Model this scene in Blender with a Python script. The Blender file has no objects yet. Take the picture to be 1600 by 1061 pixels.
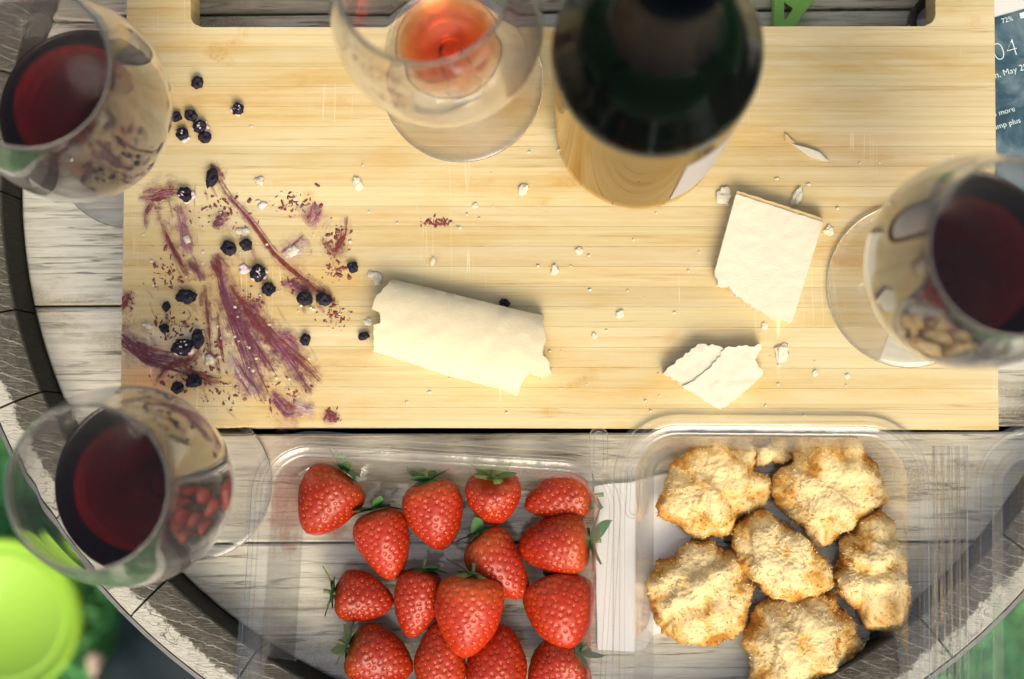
import bpy, math, random
import numpy as np
from mathutils import Vector, Matrix, Euler, noise as mn
from mathutils.geometry import delaunay_2d_cdt
random.seed(7); rng = np.random.default_rng(7)
sc = bpy.context.scene
COL = sc.collection

# ---------------------------------------------------------------- camera, sky, sun, exposure
CAM = Vector((0, 0, .91)); ROT = Euler((.05543, .02375, 0))
F = 2958.0
cd = bpy.data.cameras.new('camera'); cam = bpy.data.objects.new('camera', cd); COL.objects.link(cam)
cam.location = CAM; cam.rotation_euler = ROT
cd.sensor_width = 36; cd.lens = F / 1600 * 36; cd.clip_start = .02; cd.clip_end = 600
cd.dof.use_dof = True; cd.dof.focus_distance = .879; cd.dof.aperture_fstop = 5.4
sc.camera = cam
SUN_EL, SUN_AZ = math.radians(46), math.radians(165)
w = bpy.data.worlds.new('World'); sc.world = w; w.use_nodes = True
wt = w.node_tree; bg = wt.nodes['Background']
sky = wt.nodes.new('ShaderNodeTexSky'); sky.sky_type = 'NISHITA'; sky.sun_disc = False
sky.sun_elevation = SUN_EL; sky.sun_rotation = SUN_AZ; sky.air_density = 1.0; sky.dust_density = 6.0; sky.ozone_density = .6
wt.links.new(sky.outputs[0], bg.inputs[0]); bg.inputs[1].default_value = .15
sl = bpy.data.lights.new('sun', 'SUN'); sl.energy = .85; sl.angle = math.radians(30); sl.color = (1, .96, .89)
so = bpy.data.objects.new('sun', sl); COL.objects.link(so)
sdir = Vector((math.sin(SUN_AZ) * math.cos(SUN_EL), math.cos(SUN_AZ) * math.cos(SUN_EL), math.sin(SUN_EL)))
so.rotation_euler = sdir.to_track_quat('Z', 'Y').to_euler(); so.location = sdir * 5
vs = sc.view_settings; vs.view_transform = 'Standard'; vs.look = 'None'; vs.gamma = 1; vs.use_curve_mapping = False
vs.exposure = .60; vs.use_white_balance = True; vs.white_balance_temperature = 6850; vs.white_balance_tint = 5
cy = sc.cycles
cy.use_denoising = True; cy.max_bounces = 14; cy.transmission_bounces = 14; cy.glossy_bounces = 6; cy.diffuse_bounces = 4
cy.transparent_max_bounces = 24; cy.sample_clamp_indirect = 6; cy.blur_glossy = .3; cy.caustics_reflective = True; cy.caustics_refractive = True

# ---------------------------------------------------------------- helpers
RM = ROT.to_matrix()
def P(px, py, z=0.0):
    """point on the level z that lies behind a pixel of the 1600 x 1061 photograph"""
    d = RM @ Vector(((px - 800) / F, -(py - 530.5) / F, -1))
    t = (z - CAM.z) / d.z
    return CAM + d * t
def meta(o, label, cat=None, group=None, kind=None):
    if label: o['label'] = label
    if cat: o['category'] = cat
    if group: o['group'] = group
    if kind: o['kind'] = kind
    return o
def thing(name, label, cat, loc=(0, 0, 0), rot=(0, 0, 0), group=None):
    o = bpy.data.objects.new(name, None); COL.objects.link(o); o.empty_display_size = .02
    o.location = loc; o.rotation_euler = rot
    return meta(o, label, cat, group)
def link(name, me, parent=None, loc=None, rot=None, col=None):
    o = bpy.data.objects.new(name, me); COL.objects.link(o)
    if parent: o.parent = parent
    if loc is not None: o.location = loc
    if rot is not None: o.rotation_euler = rot
    if col is not None: o.color = col
    return o
def mk(name, v, f, m, parent=None, smooth=True, **k):
    me = bpy.data.meshes.new(name)
    me.from_pydata([tuple(map(float, q)) for q in v], [], [tuple(map(int, q)) for q in f]); me.update()
    if m: me.materials.append(m)
    me.polygons.foreach_set('use_smooth', [smooth] * len(me.polygons))
    return link(name, me, parent, **k)
def autosmooth(o, deg=35):
    me = o.data; me.polygons.foreach_set('use_smooth', [True] * len(me.polygons)); me.set_sharp_from_angle(angle=math.radians(deg))
    return o
class MB:
    def __init__(s): s.v = []; s.f = []
    def add(s, v, f):
        b = len(s.v); s.v += [tuple(q) for q in v]; s.f += [tuple(i + b for i in q) for q in f]
    def build(s, name, m, parent=None, smooth=True, **k): return mk(name, s.v, s.f, m, parent, smooth, **k)
def lathe(prof, n=96, close=False):
    v, f = [], []; rings = []
    for r, z in prof:
        if r < 1e-6: rings.append([len(v)]); v.append((0, 0, z))
        else:
            rings.append(list(range(len(v), len(v) + n)))
            v += [(r * math.cos(2 * math.pi * i / n), r * math.sin(2 * math.pi * i / n), z) for i in range(n)]
    for a, b in zip(rings, rings[1:]):
        for i in range(n):
            j = (i + 1) % n
            if len(a) == 1 and len(b) == 1: break
            if len(a) == 1: f.append((a[0], b[j], b[i]))
            elif len(b) == 1: f.append((a[i], a[j], b[0]))
            else: f.append((a[i], a[j], b[j], b[i]))
    return v, f
def smooth_prof(pts, k=4):
    """Catmull-Rom through profile points"""
    p = [pts[0]] + list(pts) + [pts[-1]]; out = []
    for i in range(1, len(p) - 2):
        for s in range(k):
            t = s / k; a, b, c, d = (np.array(p[j], float) for j in (i - 1, i, i + 1, i + 2))
            out.append(tuple(.5 * (2 * b + (c - a) * t + (2 * a - 5 * b + 4 * c - d) * t * t + (3 * b - a - 3 * c + d) * t ** 3)))
    return out + [tuple(pts[-1])]
def prism(poly, z0, z1, c=.0006):
    """flat prism with a small chamfer round its top; poly counter-clockwise"""
    n = len(poly); P2 = [Vector(q) for q in poly]; ins = []
    for i in range(n):
        a, b, d = P2[i - 1], P2[i], P2[(i + 1) % n]
        e1 = (b - a).normalized(); e2 = (d - b).normalized()
        nn = Vector((-e1.y - e2.y, e1.x + e2.x)); L = nn.length
        nn = nn / L if L > 1e-6 else Vector((-e1.y, e1.x))
        ins.append(b + nn * c / max(.35, nn.dot(Vector((-e1.y, e1.x)))))
    v = [(q.x, q.y, z0) for q in P2] + [(q.x, q.y, z1 - c) for q in P2] + [(q.x, q.y, z1) for q in ins]
    f = [tuple(range(n - 1, -1, -1)), tuple(range(2 * n, 3 * n))]
    for i in range(n):
        j = (i + 1) % n
        f += [(i, j, n + j, n + i), (n + i, n + j, 2 * n + j, 2 * n + i)]
    return v, f
def fbm(p, s, o=4): return mn.fractal(Vector(p) * s, 1.0, 2.0, o)

# ---------------------------------------------------------------- materials
class NT:
    def __init__(s, name):
        s.m = bpy.data.materials.new(name); s.m.use_nodes = True; s.t = s.m.node_tree
        s.b = s.t.nodes['Principled BSDF']; s.out = s.t.nodes['Material Output']
    def n(s, typ, ins=None, **props):
        q = s.t.nodes.new('ShaderNode' + typ)
        for k, v in props.items(): setattr(q, k, v)
        for k, v in (ins or {}).items(): s.set(q, k, v)
        return q
    def set(s, q, k, v):
        if isinstance(v, bpy.types.NodeSocket): s.t.links.new(v, q.inputs[k])
        elif isinstance(v, bpy.types.Node): s.t.links.new(v.outputs[0], q.inputs[k])
        else:
            if isinstance(v, (tuple, list)) and len(v) == 3 and q.inputs[k].type == 'RGBA': v = (*v, 1)
            q.inputs[k].default_value = v
    def P(s, **k):
        nm = {'col': 'Base Color', 'rough': 'Roughness', 'spec': 'Specular IOR Level', 'met': 'Metallic', 'normal': 'Normal', 'sss': 'Subsurface Weight',
              'coat': 'Coat Weight', 'ior': 'IOR', 'alpha': 'Alpha', 'trans': 'Transmission Weight', 'emit': 'Emission Color', 'es': 'Emission Strength', 'sheen': 'Sheen Weight',
              'srad': 'Subsurface Radius', 'sscale': 'Subsurface Scale'}
        for a, v in k.items(): s.set(s.b, nm[a], v)
        return s.m
    def obj(s): return s.n('TexCoord').outputs['Object']
    def map(s, vec, scale=(1, 1, 1), loc=(0, 0, 0), rot=(0, 0, 0)):
        return s.n('Mapping', {'Vector': vec, 'Scale': scale, 'Location': loc, 'Rotation': rot}).outputs[0]
    def noise(s, vec, scale, detail=4, rough=.55, dist=0): return s.n('TexNoise', {'Vector': vec, 'Scale': scale, 'Detail': detail, 'Roughness': rough, 'Distortion': dist}).outputs[0]
    def ramp(s, fac, *stops):
        q = s.n('ValToRGB', {'Fac': fac}); e = q.color_ramp.elements
        while len(e) < len(stops): e.new(.5)
        for el, (p, c) in zip(e, stops):
            el.position = p; el.color = (*c, 1) if isinstance(c, tuple) else (c, c, c, 1)
        return q.outputs[0]
    def mix(s, fac, a, b, mode='MIX'):
        q = s.n('Mix', data_type='RGBA', blend_type=mode)
        for i, v in ((0, fac), (6, a), (7, b)):
            if isinstance(v, bpy.types.NodeSocket): s.t.links.new(v, q.inputs[i])
            else: q.inputs[i].default_value = (*v, 1) if isinstance(v, tuple) and len(v) == 3 else v
        return q.outputs[2]
    def math(s, op, a, b=0.0, c=0.0):
        q = s.n('Math', operation=op)
        for i, v in enumerate((a, b, c)):
            if isinstance(v, bpy.types.NodeSocket): s.t.links.new(v, q.inputs[i])
            else: q.inputs[i].default_value = v
        return q.outputs[0]
    def bump(s, h, strength=.3, dist=.001): return s.n('Bump', {'Height': h, 'Strength': strength, 'Distance': dist}).outputs[0]
    def ocolor(s): return s.n('ObjectInfo').outputs['Color']
    def orand(s, k=50.0):
        r = s.n('ObjectInfo').outputs['Random']; q = s.n('CombineXYZ')
        for i in range(3): s.t.links.new(s.math('MULTIPLY', r, k * (1 + .37 * i)), q.inputs[i])
        return q.outputs[0]
    def vadd(s, a, b): return s.n('VectorMath', {0: a, 1: b}, operation='ADD').outputs[0]

def simple(name, col, rough=.5, bump=0, bscale=300, var=.0, **k):
    t = NT(name)
    if bump or var:
        nz = t.noise(t.obj(), bscale, 4)
        if bump: k['normal'] = t.bump(nz, bump, .0006)
        if var: col = t.mix(t.noise(t.obj(), bscale * .22, 5), tuple(c * (1 - var) for c in col), tuple(min(1, c * (1 + var)) for c in col))
    return t.P(col=col, rough=rough, **k)

def line(t, vec, w=.02, detail=3, dist=.2):
    """thin winding lines: the contour of a stretched noise"""
    n = t.noise(vec, 1, detail, .55, dist); a = t.math('ABSOLUTE', t.math('SUBTRACT', n, .5))
    return t.n('MapRange', {0: a, 1: w, 2: w * .2}).outputs[0]
def m_bamboo():
    t = NT('bamboo'); o = t.obj(); v = t.vadd(o, t.orand(3))
    streak = t.noise(t.map(v, (4, 430, 40)), 1, 6, .65, .1)
    fine = t.noise(t.map(v, (26, 2300, 60)), 1, 4, .7)
    wide = t.noise(t.map(o, (7, 42, 5)), 1, 6, .66, .4)
    base = t.ramp(streak, (.24, (.52, .40, .195)), (.5, (.60, .49, .275)), (.76, (.65, .565, .36)))
    base = t.mix(t.ramp(fine, (.30, .30), (.45, 0.0)), base, (.50, .33, .13))
    ln = t.math('MULTIPLY', line(t, t.map(v, (3.5, 170, 9)), .016, 4), t.ramp(t.noise(t.map(o, (16, 60, 4), loc=(2, 5, 0)), 1, 3), (.46, 0.0), (.60, .6)))
    base = t.mix(ln, base, (.42, .26, .10))
    stain = t.math('MULTIPLY', t.ramp(wide, (.45, 0.0), (.62, 1.0)), t.ramp(t.noise(t.map(o, (60, 320, 9)), 1, 5, .7), (.30, .35), (.62, .95)))
    base = t.mix(stain, base, t.mix(streak, (.44, .27, .075), (.66, .46, .19)))
    # bamboo nodes: short darker marks across a strip
    nd = t.noise(t.map(v, (38, 55, 3)), 1, 2, .5); nd2 = t.noise(t.map(v, (600, 420, 3)), 1, 4, .7)
    base = t.mix(t.math('MULTIPLY', t.ramp(nd, (.66, 0.0), (.73, .75)), t.ramp(nd2, (.38, .25), (.62, 1.0))), base, (.50, .29, .085))
    # pale knife scratches
    sc1 = line(t, t.map(o, (150, 5, 4), rot=(0, 0, .12)), .010, 1, 0); sc2 = t.noise(t.map(o, (30, 26, 4), loc=(3, 1, 0)), 1, 2)
    base = t.mix(t.math('MULTIPLY', sc1, t.ramp(sc2, (.56, 0.0), (.64, .5))), base, (.84, .77, .58))
    base = t.mix(1.0, base, t.ocolor(), 'MULTIPLY')
    h = t.math('ADD', t.math('MULTIPLY', streak, .5), t.math('MULTIPLY', fine, .5))
    return t.P(col=base, rough=.5, spec=.28, normal=t.bump(h, .10, .0003))
def m_oak():
    t = NT('weathered_oak'); o = t.obj(); v = t.vadd(o, t.orand(4))
    g1 = t.noise(t.map(v, (10, 330, 20)), 1, 9, .74, .25)
    g2 = t.noise(t.map(v, (40, 1500, 30)), 1, 5, .7, .2); grit = t.noise(v, 1100, 4, .75)
    big = t.noise(t.map(v, (10, 30, 5)), 1, 5, .6, .5)
    base = t.ramp(g1, (.30, (.40, .375, .31)), (.42, (.60, .585, .51)), (.52, (.74, .73, .645)), (.75, (.80, .79, .72)))
    crack = t.math('MAXIMUM', t.math('MULTIPLY', line(t, t.map(v, (5, 95, 9)), .017, 5), t.ramp(t.noise(t.map(v, (20, 90, 4), loc=(2, 5, 0)), 1, 3), (.40, .1), (.58, .95))), t.math('MULTIPLY', line(t, t.map(v, (9, 260, 9), loc=(1, 2, 3)), .02, 5), t.ramp(t.noise(t.map(v, (26, 60, 4), loc=(5, 5, 0)), 1, 3), (.42, 0.0), (.60, .75))))
    crack = t.math('MAXIMUM', crack, t.ramp(g2, (.32, .55), (.39, 0.0)))
    st = t.math('MULTIPLY', t.ramp(big, (.50, 0.0), (.66, 1.0)), t.ramp(grit, (.34, .15), (.62, .95)))
    base = t.mix(st, base, t.mix(grit, (.14, .11, .06), (.48, .40, .27)))
    base = t.mix(t.math('MULTIPLY', crack, .82), base, (.12, .108, .08))
    blot = t.noise(t.map(v, (14, 40, 5), loc=(4, 7, 1)), 1, 4, .65)
    base = t.mix(t.math('MULTIPLY', t.ramp(blot, (.66, 0.0), (.73, .8)), t.ramp(grit, (.3, .4), (.6, 1.0))), base, (.085, .06, .035))
    base = t.mix(1.0, base, t.ocolor(), 'MULTIPLY')
    h = t.math('SUBTRACT', g1, t.math('MULTIPLY', crack, .6))
    return t.P(col=base, rough=.85, spec=.15, normal=t.bump(h, .5, .0010))
def m_stave():
    t = NT('stave_end_grain'); o = t.obj(); sp = t.n('SeparateXYZ', {0: o}); x, y = sp.outputs[0], sp.outputs[1]
    r = t.math('SQRT', t.math('ADD', t.math('MULTIPLY', x, x), t.math('MULTIPLY', y, y)))
    n1 = t.noise(o, 55, 5, .6); n2 = t.noise(o, 420, 4, .7); vr = t.vadd(o, t.orand(2))
    r2 = t.math('ADD', r, t.math('ADD', t.math('MULTIPLY', t.math('SUBTRACT', n1, .5), .012), t.math('MULTIPLY', t.math('SUBTRACT', n2, .5), .006)))
    pale = t.n('MapRange', {0: r2, 1: .2770, 2: .2788}, interpolation_type='SMOOTHSTEP').outputs[0]
    wv = t.n('TexWave', {'Vector': t.map(vr, (1, 1, 1), rot=(0, 0, .35)), 'Scale': 62, 'Distortion': 2.2, 'Detail': 4, 'Detail Scale': 3.0}, bands_direction='Y').outputs['Fac']
    ray = t.noise(t.map(vr, (120, 1600, 50), rot=(0, 0, .9)), 1, 3, .6)
    ln = t.math('MULTIPLY', t.math('MAXIMUM', t.ramp(wv, (.955, 0.0), (.99, .8)), t.ramp(ray, (.52, 0.0), (.66, .6))), t.ramp(t.noise(vr, 130, 3), (.38, .25), (.60, 1.0)))
    dark = t.mix(n2, (.028, .025, .019), (.16, .145, .115)); dark = t.mix(t.ramp(n1, (.55, 0.0), (.7, .6)), dark, (.085, .048, .024))
    dark = t.mix(ln, dark, (.36, .335, .27))
    ckm = t.math('MAXIMUM', line(t, t.map(o, (34, 34, 9)), .010, 4), line(t, t.map(o, (60, 60, 9), loc=(3, 1, 2)), .010, 3))
    lt = t.mix(n2, (.34, .32, .265), (.56, .535, .46)); lt = t.mix(t.math('MULTIPLY', ckm, t.ramp(n1, (.48, 0.0), (.60, .9))), lt, (.08, .06, .04))
    c = t.mix(pale, dark, lt)
    inner = t.n('MapRange', {0: r, 1: .2640, 2: .2646}).outputs[0]
    c = t.mix(inner, t.mix(n2, (.018, .018, .015), (.06, .055, .042)), c)
    outer = t.n('MapRange', {0: r, 1: .2866, 2: .2872}).outputs[0]
    og = t.noise(t.map(vr, (200, 200, 6)), 1, 5)
    c = t.mix(outer, c, t.mix(og, (.12, .09, .06), (.33, .28, .21)))
    return t.P(col=c, rough=.88, spec=.12, normal=t.bump(t.math('ADD', n2, ln), .6, .0012))
def m_glass(name='clear_glass', col=(1, 1, 1), ior=1.47):
    t = NT(name); g = t.n('BsdfGlass', {'Color': col, 'Roughness': 0.0, 'IOR': ior})
    lw = t.n('LayerWeight', {'Blend': .5}).outputs['Facing']; nz = t.noise(t.obj(), 34, 4, .6)      # smudge film, plus warm pale haze painted on at grazing angles to lighten rims
    hz = t.math('MULTIPLY', t.math('ADD', .008, t.math('MULTIPLY', t.math('POWER', lw, 3.0), .17)), t.math('ADD', .35, nz))
    df = t.n('BsdfDiffuse', {'Color': (.80, .70, .67)}); tl = t.n('BsdfTranslucent', {'Color': (.80, .70, .67)}); d2 = t.n('MixShader', {0: .5, 1: df, 2: tl})
    mx = t.n('MixShader', {0: hz, 1: g, 2: d2}); t.set(t.out, 'Surface', mx); return t.m
def m_wine(name, dens, acol):
    t = NT(name); g = t.n('BsdfGlass', {'Color': (1, 1, 1), 'Roughness': 0.0, 'IOR': 1.34}); a = t.n('VolumeAbsorption', {'Color': acol, 'Density': dens})
    t.set(t.out, 'Surface', g); t.set(t.out, 'Volume', a); return t.m
def m_thin(name='clear_plastic', haze=.032, tint=(.985, .985, .985), stain=None):
    t = NT(name); nz = t.noise(t.obj(), 60, 3); bp = t.bump(nz, .25, .002)
    lw = t.n('LayerWeight', {'Blend': .5, 'Normal': bp}).outputs['Facing']
    f = t.math('ADD', .06, t.math('MULTIPLY', t.math('POWER', lw, 2.7), .92))
    if stain:                                            # berry juice run into a corner
        o = t.obj(); dd = t.n('VectorMath', {0: o, 1: stain}, operation='DISTANCE').outputs['Value']; a = t.math('SUBTRACT', t.noise(o, 90, 4), t.math('MULTIPLY', dd, 19.0))
        tint = t.mix(t.ramp(a, (.02, 0.0), (.18, .75)), tint, (.84, .50, .47))
    tint = t.mix(t.math('POWER', lw, 3.0), tint, (.42, .43, .42))  # edge colour darkened at grazing angles to imitate dark refraction lines
    tr = t.n('BsdfTransparent', {'Color': tint}); gl = t.n('BsdfGlossy', {'Roughness': .06, 'Color': (1, 1, 1), 'Normal': bp})
    df = t.n('BsdfDiffuse', {'Color': (.85, .85, .83)}); tl = t.n('BsdfTranslucent', {'Color': (.85, .85, .83)})
    d2 = t.n('MixShader', {0: .5, 1: df, 2: tl})
    hz = t.math('ADD', haze, t.math('MULTIPLY', t.math('POWER', lw, 2.4), .65))  # white edge glints painted in as diffuse haze at grazing angles
    m1 = t.n('MixShader', {0: hz, 1: tr, 2: d2}); m2 = t.n('MixShader', {0: f, 1: m1, 2: gl}); t.set(t.out, 'Surface', m2); return t.m
def m_strawberry():
    t = NT('strawberry_skin'); o = t.obj(); n1 = t.noise(t.vadd(o, t.orand(2)), 45, 4)
    c = t.mix(n1, (.29, .008, .003), (.46, .034, .006))
    zz = t.n('SeparateXYZ', {0: o}).outputs[2]; sh = t.math('MULTIPLY', t.n('MapRange', {0: t.math('ADD', zz, t.math('MULTIPLY', n1, .012)), 1: .010, 2: .022}).outputs[0], t.math('MULTIPLY', t.n('ObjectInfo').outputs['Random'], .75))
    c = t.mix(sh, c, (.47, .095, .018)); c = t.mix(t.math('MULTIPLY', t.ramp(t.noise(t.vadd(o, t.orand(5)), 70, 3), (.58, 0.0), (.70, .6)), 1.0), c, (.20, .006, .005))
    c = t.mix(1.0, c, t.ocolor(), 'MULTIPLY')
    return t.P(col=c, rough=.33, spec=.42, sss=.04, srad=(.003, .001, .0006), sscale=.4, normal=t.bump(t.noise(o, 420, 3), .15, .0004))
def m_vcol(name, rough=.7, bs=700, bstr=.35, sss=0):
    t = NT(name); a = t.n('VertexColor', layer_name='tone').outputs[0]; n = t.noise(t.obj(), bs, 4, .65)
    c = t.mix(n, a, t.mix(.5, a, (.95, .9, .8)), 'MULTIPLY')
    return t.P(col=t.mix(.35, a, c), rough=rough, spec=.25, normal=t.bump(n, bstr, .001), sss=sss, srad=(.003, .0022, .001), sscale=.4)
def m_cheese():
    t = NT('pale_hard_cheese'); o = t.obj(); n1 = t.noise(o, 160, 5, .6); n2 = t.noise(o, 900, 3)
    c = t.mix(n1, (.65, .585, .43), (.71, .655, .51)); c = t.mix(1.0, c, t.ocolor(), 'MULTIPLY')
    return t.P(col=c, rough=.55, spec=.3, sss=.15, srad=(.004, .003, .0015), sscale=.5, normal=t.bump(t.math('ADD', n1, n2), .22, .0009))
def m_smear():
    t = NT('berry_juice_smear'); uv = t.n('UVMap', uv_map='uv').outputs[0]; o = t.obj()
    at = t.n('VertexColor', layer_name='tone').outputs[0]
    al = t.noise(t.map(uv, (34, 34, 1)), 1, 6, .72, .3)          # u stretched along the streak in the UVs
    br = t.noise(o, 300, 5, .7)
    sp = t.n('SeparateXYZ', {0: uv}); v = sp.outputs[2] if False else None
    edge = t.n('VertexColor', layer_name='edge').outputs[0]
    a = t.math('ADD', t.math('MULTIPLY', al, .9), t.math('MULTIPLY', br, .55))
    a = t.math('MULTIPLY', t.math('ADD', a, t.math('MULTIPLY', edge, .42)), 1.0)
    a = t.n('MapRange', {0: a, 1: .80, 2: 1.30}).outputs[0]
    c = t.mix(t.ramp(br, (.40, 0.0), (.62, 1.0)), at, t.mix(.55, at, (.10, .012, .012)))
    c = t.mix(t.ramp(al, (.60, 0.0), (.74, .75)), c, (.56, .37, .40))
    t.P(col=c, rough=.5, spec=.3, normal=t.bump(br, .6, .0008))
    tr = t.n('BsdfTransparent'); mx = t.n('MixShader', {0: t.math('MULTIPLY', a, .93), 1: tr, 2: t.b}); t.set(t.out, 'Surface', mx); return t.m
def m_screen():
    t = NT('phone_screen'); o = t.obj(); n1 = t.noise(t.map(o, (22, 30, 1), rot=(0, 0, .5)), 1, 5, .6, .6)
    c = t.ramp(n1, (.32, (.008, .03, .038)), (.46, (.05, .12, .16)), (.56, (.22, .30, .33)), (.70, (.42, .47, .48)))
    gr = t.n('MapRange', {0: t.n('SeparateXYZ', {0: o}).outputs[1], 1: .050, 2: .064}).outputs[0]
    c = t.mix(gr, c, (.008, .022, .022))
    return t.P(col=(.01, .012, .014), rough=.12, emit=c, es=.55)
def m_grassblade():
    t = NT('grass_blade'); r = t.n('VertexColor', layer_name='tone').outputs[0]
    return t.P(col=r, rough=.5, spec=.25, sss=.0)
def m_ground():
    t = NT('lawn_soil'); o = t.obj(); n1 = t.noise(o, 9, 5); n2 = t.noise(o, 60, 4)
    return t.P(col=t.mix(n1, (.06, .17, .065), t.mix(n2, (.08, .22, .085), (.11, .26, .10))), rough=.95, spec=.1)
def m_bottle(name='dark_bottle_glass', ior=1.36, gc=(1, .83, .58), rough=.045):
    t = NT(name); fr = t.n('Fresnel', {'IOR': ior}); d = t.n('BsdfDiffuse', {'Color': (.0012, .0020, .0020)}); g = t.n('BsdfGlossy', {'Color': gc, 'Roughness': rough})
    mx = t.n('MixShader', {0: fr, 1: d, 2: g}); t.set(t.out, 'Surface', mx); return t.m
def m_paper():
    t = NT('white_paper'); n = t.noise(t.obj(), 260, 4)
    return t.P(col=(.84, .83, .80), rough=.8, spec=.15, normal=t.bump(n, .15, .0005), sss=.0)

BAM, OAK, STV = m_bamboo(), m_oak(), m_stave()
GLASS = m_glass(); WINE = m_wine('red_wine', 900, (.880, .03, .05)); ROSE = m_wine('thin_red_wine', 1000, (.95, .46, .02))
PLAS = m_thin(); PLASTAIN = m_thin('juice_stained_plastic', stain=(-.060, .050, .02)); STRAW = m_strawberry(); SEED = simple('strawberry_seed', (.58, .34, .08), .4); LEAF = simple('strawberry_leaf', (.055, .14, .045), .5, .3, 500, .5)
LEAF2 = simple('strawberry_leaf_pale', (.22, .27, .09), .5, .3, 500, .4)
COOKIE = m_vcol('baked_coconut', .75, 900, .5, .08); CHEESE = m_cheese(); RIND = simple('cheese_rind', (.60, .43, .20), .6, .3, 500, .25)
BERRY = simple('dark_berry', (.016, .012, .021), .58, .5, 900, .5, spec=.25); CREAM = simple('berry_cream', (.74, .60, .62), .6, .5, 900, .2)
SMEAR = m_smear(); FLECK = simple('berry_fleck', (.17, .03, .028), .5, 0, 300, .6)
STEEL = simple('weathered_steel', (.22, .21, .20), .5, .4, 250, .35, met=.8); BLACK = simple('black_glass_plastic', (.012, .012, .013), .3)
BOTTLE = m_bottle(); BOTTLE2 = m_bottle('black_bottle_shoulder', 1.17, (.85, .92, 1), .11); FOIL = simple('black_foil', (.002, .002, .004), .45, .15, 200, spec=.04)
PAPER = m_paper(); LABELP = simple('label_paper', (.40, .37, .37), .65, .1, 400, .08); WHITEPL = simple('white_plastic', (.66, .66, .65), .4)
GREENPL = simple('green_plastic', (.22, .52, .085), .4, .05, 200, .06); LIME = simple('lime_plastic', (.30, .52, .05), .42, .03, 40, .06)
CAPM = simple('dark_cap', (.022, .014, .014), .35); NAVY = simple('navy_filler', (.012, .022, .028), .85, .5, 500, .4)
GRASS, GROUND = m_grassblade(), m_ground(); PETAL = simple('pale_petal', (.62, .45, .38), .7, .2, 200, .15)
SCREEN = m_screen(); TXT = NT('screen_text').P(col=(.6, .7, .7), emit=(.72, .85, .85), es=.22); RUBBER = simple('rubber', (.03, .03, .03), .7)

# ---------------------------------------------------------------- ground
gz = -.87
mk('ground', [(-150, -150, gz), (150, -150, gz), (150, 150, gz), (-150, 150, gz)], [(0, 1, 2, 3)], GROUND)['kind'] = 'structure'
def grass():
    n = 52000; v = []; f = []; tone = []
    for i in range(n):
        a = random.uniform(0, 2 * math.pi); r = .27 + .75 * random.random() ** .8
        x, y = .002 + r * math.cos(a), .127 + r * math.sin(a)
        cl = fbm((x, y, 0), 14, 2)
        h = random.uniform(.02, .05) * (1 + .6 * cl); ww = random.uniform(.0012, .0024); th = random.uniform(0, 6.28); ln = random.uniform(.2, 1.3) * h
        la = random.uniform(0, 6.28); dx, dy = math.cos(th) * ww, math.sin(th) * ww; b = len(v)
        lx, ly = math.cos(la) * ln, math.sin(la) * ln
        v += [(x - dx, y - dy, gz), (x + dx, y + dy, gz), (x + dx * .7 + lx * .4, y + dy * .7 + ly * .4, gz + h * .6), (x - dx * .7 + lx * .4, y - dy * .7 + ly * .4, gz + h * .6), (x + lx, y + ly, gz + h)]
        f += [(b, b + 1, b + 2, b + 3), (b + 3, b + 2, b + 4)]
        k = random.uniform(.6, 1.5) * (1 + .7 * cl); c = (.13 * k, .40 * k, .15 * k, 1)
        tone += [c] * 5
    o = mk('grass', v, f, GRASS)
    ca = o.data.color_attributes.new('tone', 'FLOAT_COLOR', 'POINT'); ca.data.foreach_set('color', np.array(tone, 'f').ravel())
    meta(o, 'short green lawn grass on the ground around the barrel', 'grass', kind='stuff')
grass()

# ---------------------------------------------------------------- barrel
BX, BY, HR = .002, .127, .2622
barrel = thing('wine_barrel', 'weathered oak barrel standing on end as a table, with grey head boards', 'barrel', (BX, BY, 0))
def plank(y0, y1, tone, g0, g1):
    y0 += g0; y1 -= g1
    a = [math.asin(max(-1, min(1, q / HR))) for q in (y0, y1)]
    R = [(HR * math.cos(t), HR * math.sin(t)) for t in np.linspace(a[0], a[1], 16)]
    Lf = [(-x, y) for x, y in reversed(R)]
    v, f = prism(R + Lf, -.02, 0, .0009)
    mk('head_plank', v, f, OAK, barrel, smooth=False, rot=(0, 0, .003), col=(*tone, 1))
# joints measured on the photograph (relative to the barrel's middle), half gap widths beside them
ys = [-HR, -.1738, -.1202, -.0593, .0115, .0830, .1700, HR]; gp = [0, .0006, .0014, .0006, .0006, .0007, .0006, 0]
tones = [(.86, .83, .77), (.88, .85, .79), (.97, .95, .92), (1.0, .99, .96), (.95, .94, .91), (.80, .77, .72), (.70, .66, .60)]
for k in range(7): plank(ys[k], ys[k + 1], tones[k], gp[k], gp[k + 1])
known = sorted([-166.0, -157.2, -122.4, -39.6])
def fill(a, b):
    n = max(1, round((b - a) / 12.0)); return list(np.linspace(a, b, n + 1)[:-1])
joints = []
for a, b in zip(known, known[1:] + [known[0] + 360]): joints += fill(a, b)
prof = [(.2868, .0315), (.2860, .0338), (.2762, .0345), (.2690, .0325), (.2634, .0290), (.2630, .0), (.2630, -.03), (.2920, -.42), (.2630, -.866), (.2868, -.866), (.3000, -.70), (.3130, -.42), (.3020, -.2), (.2930, -.08)]
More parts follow.
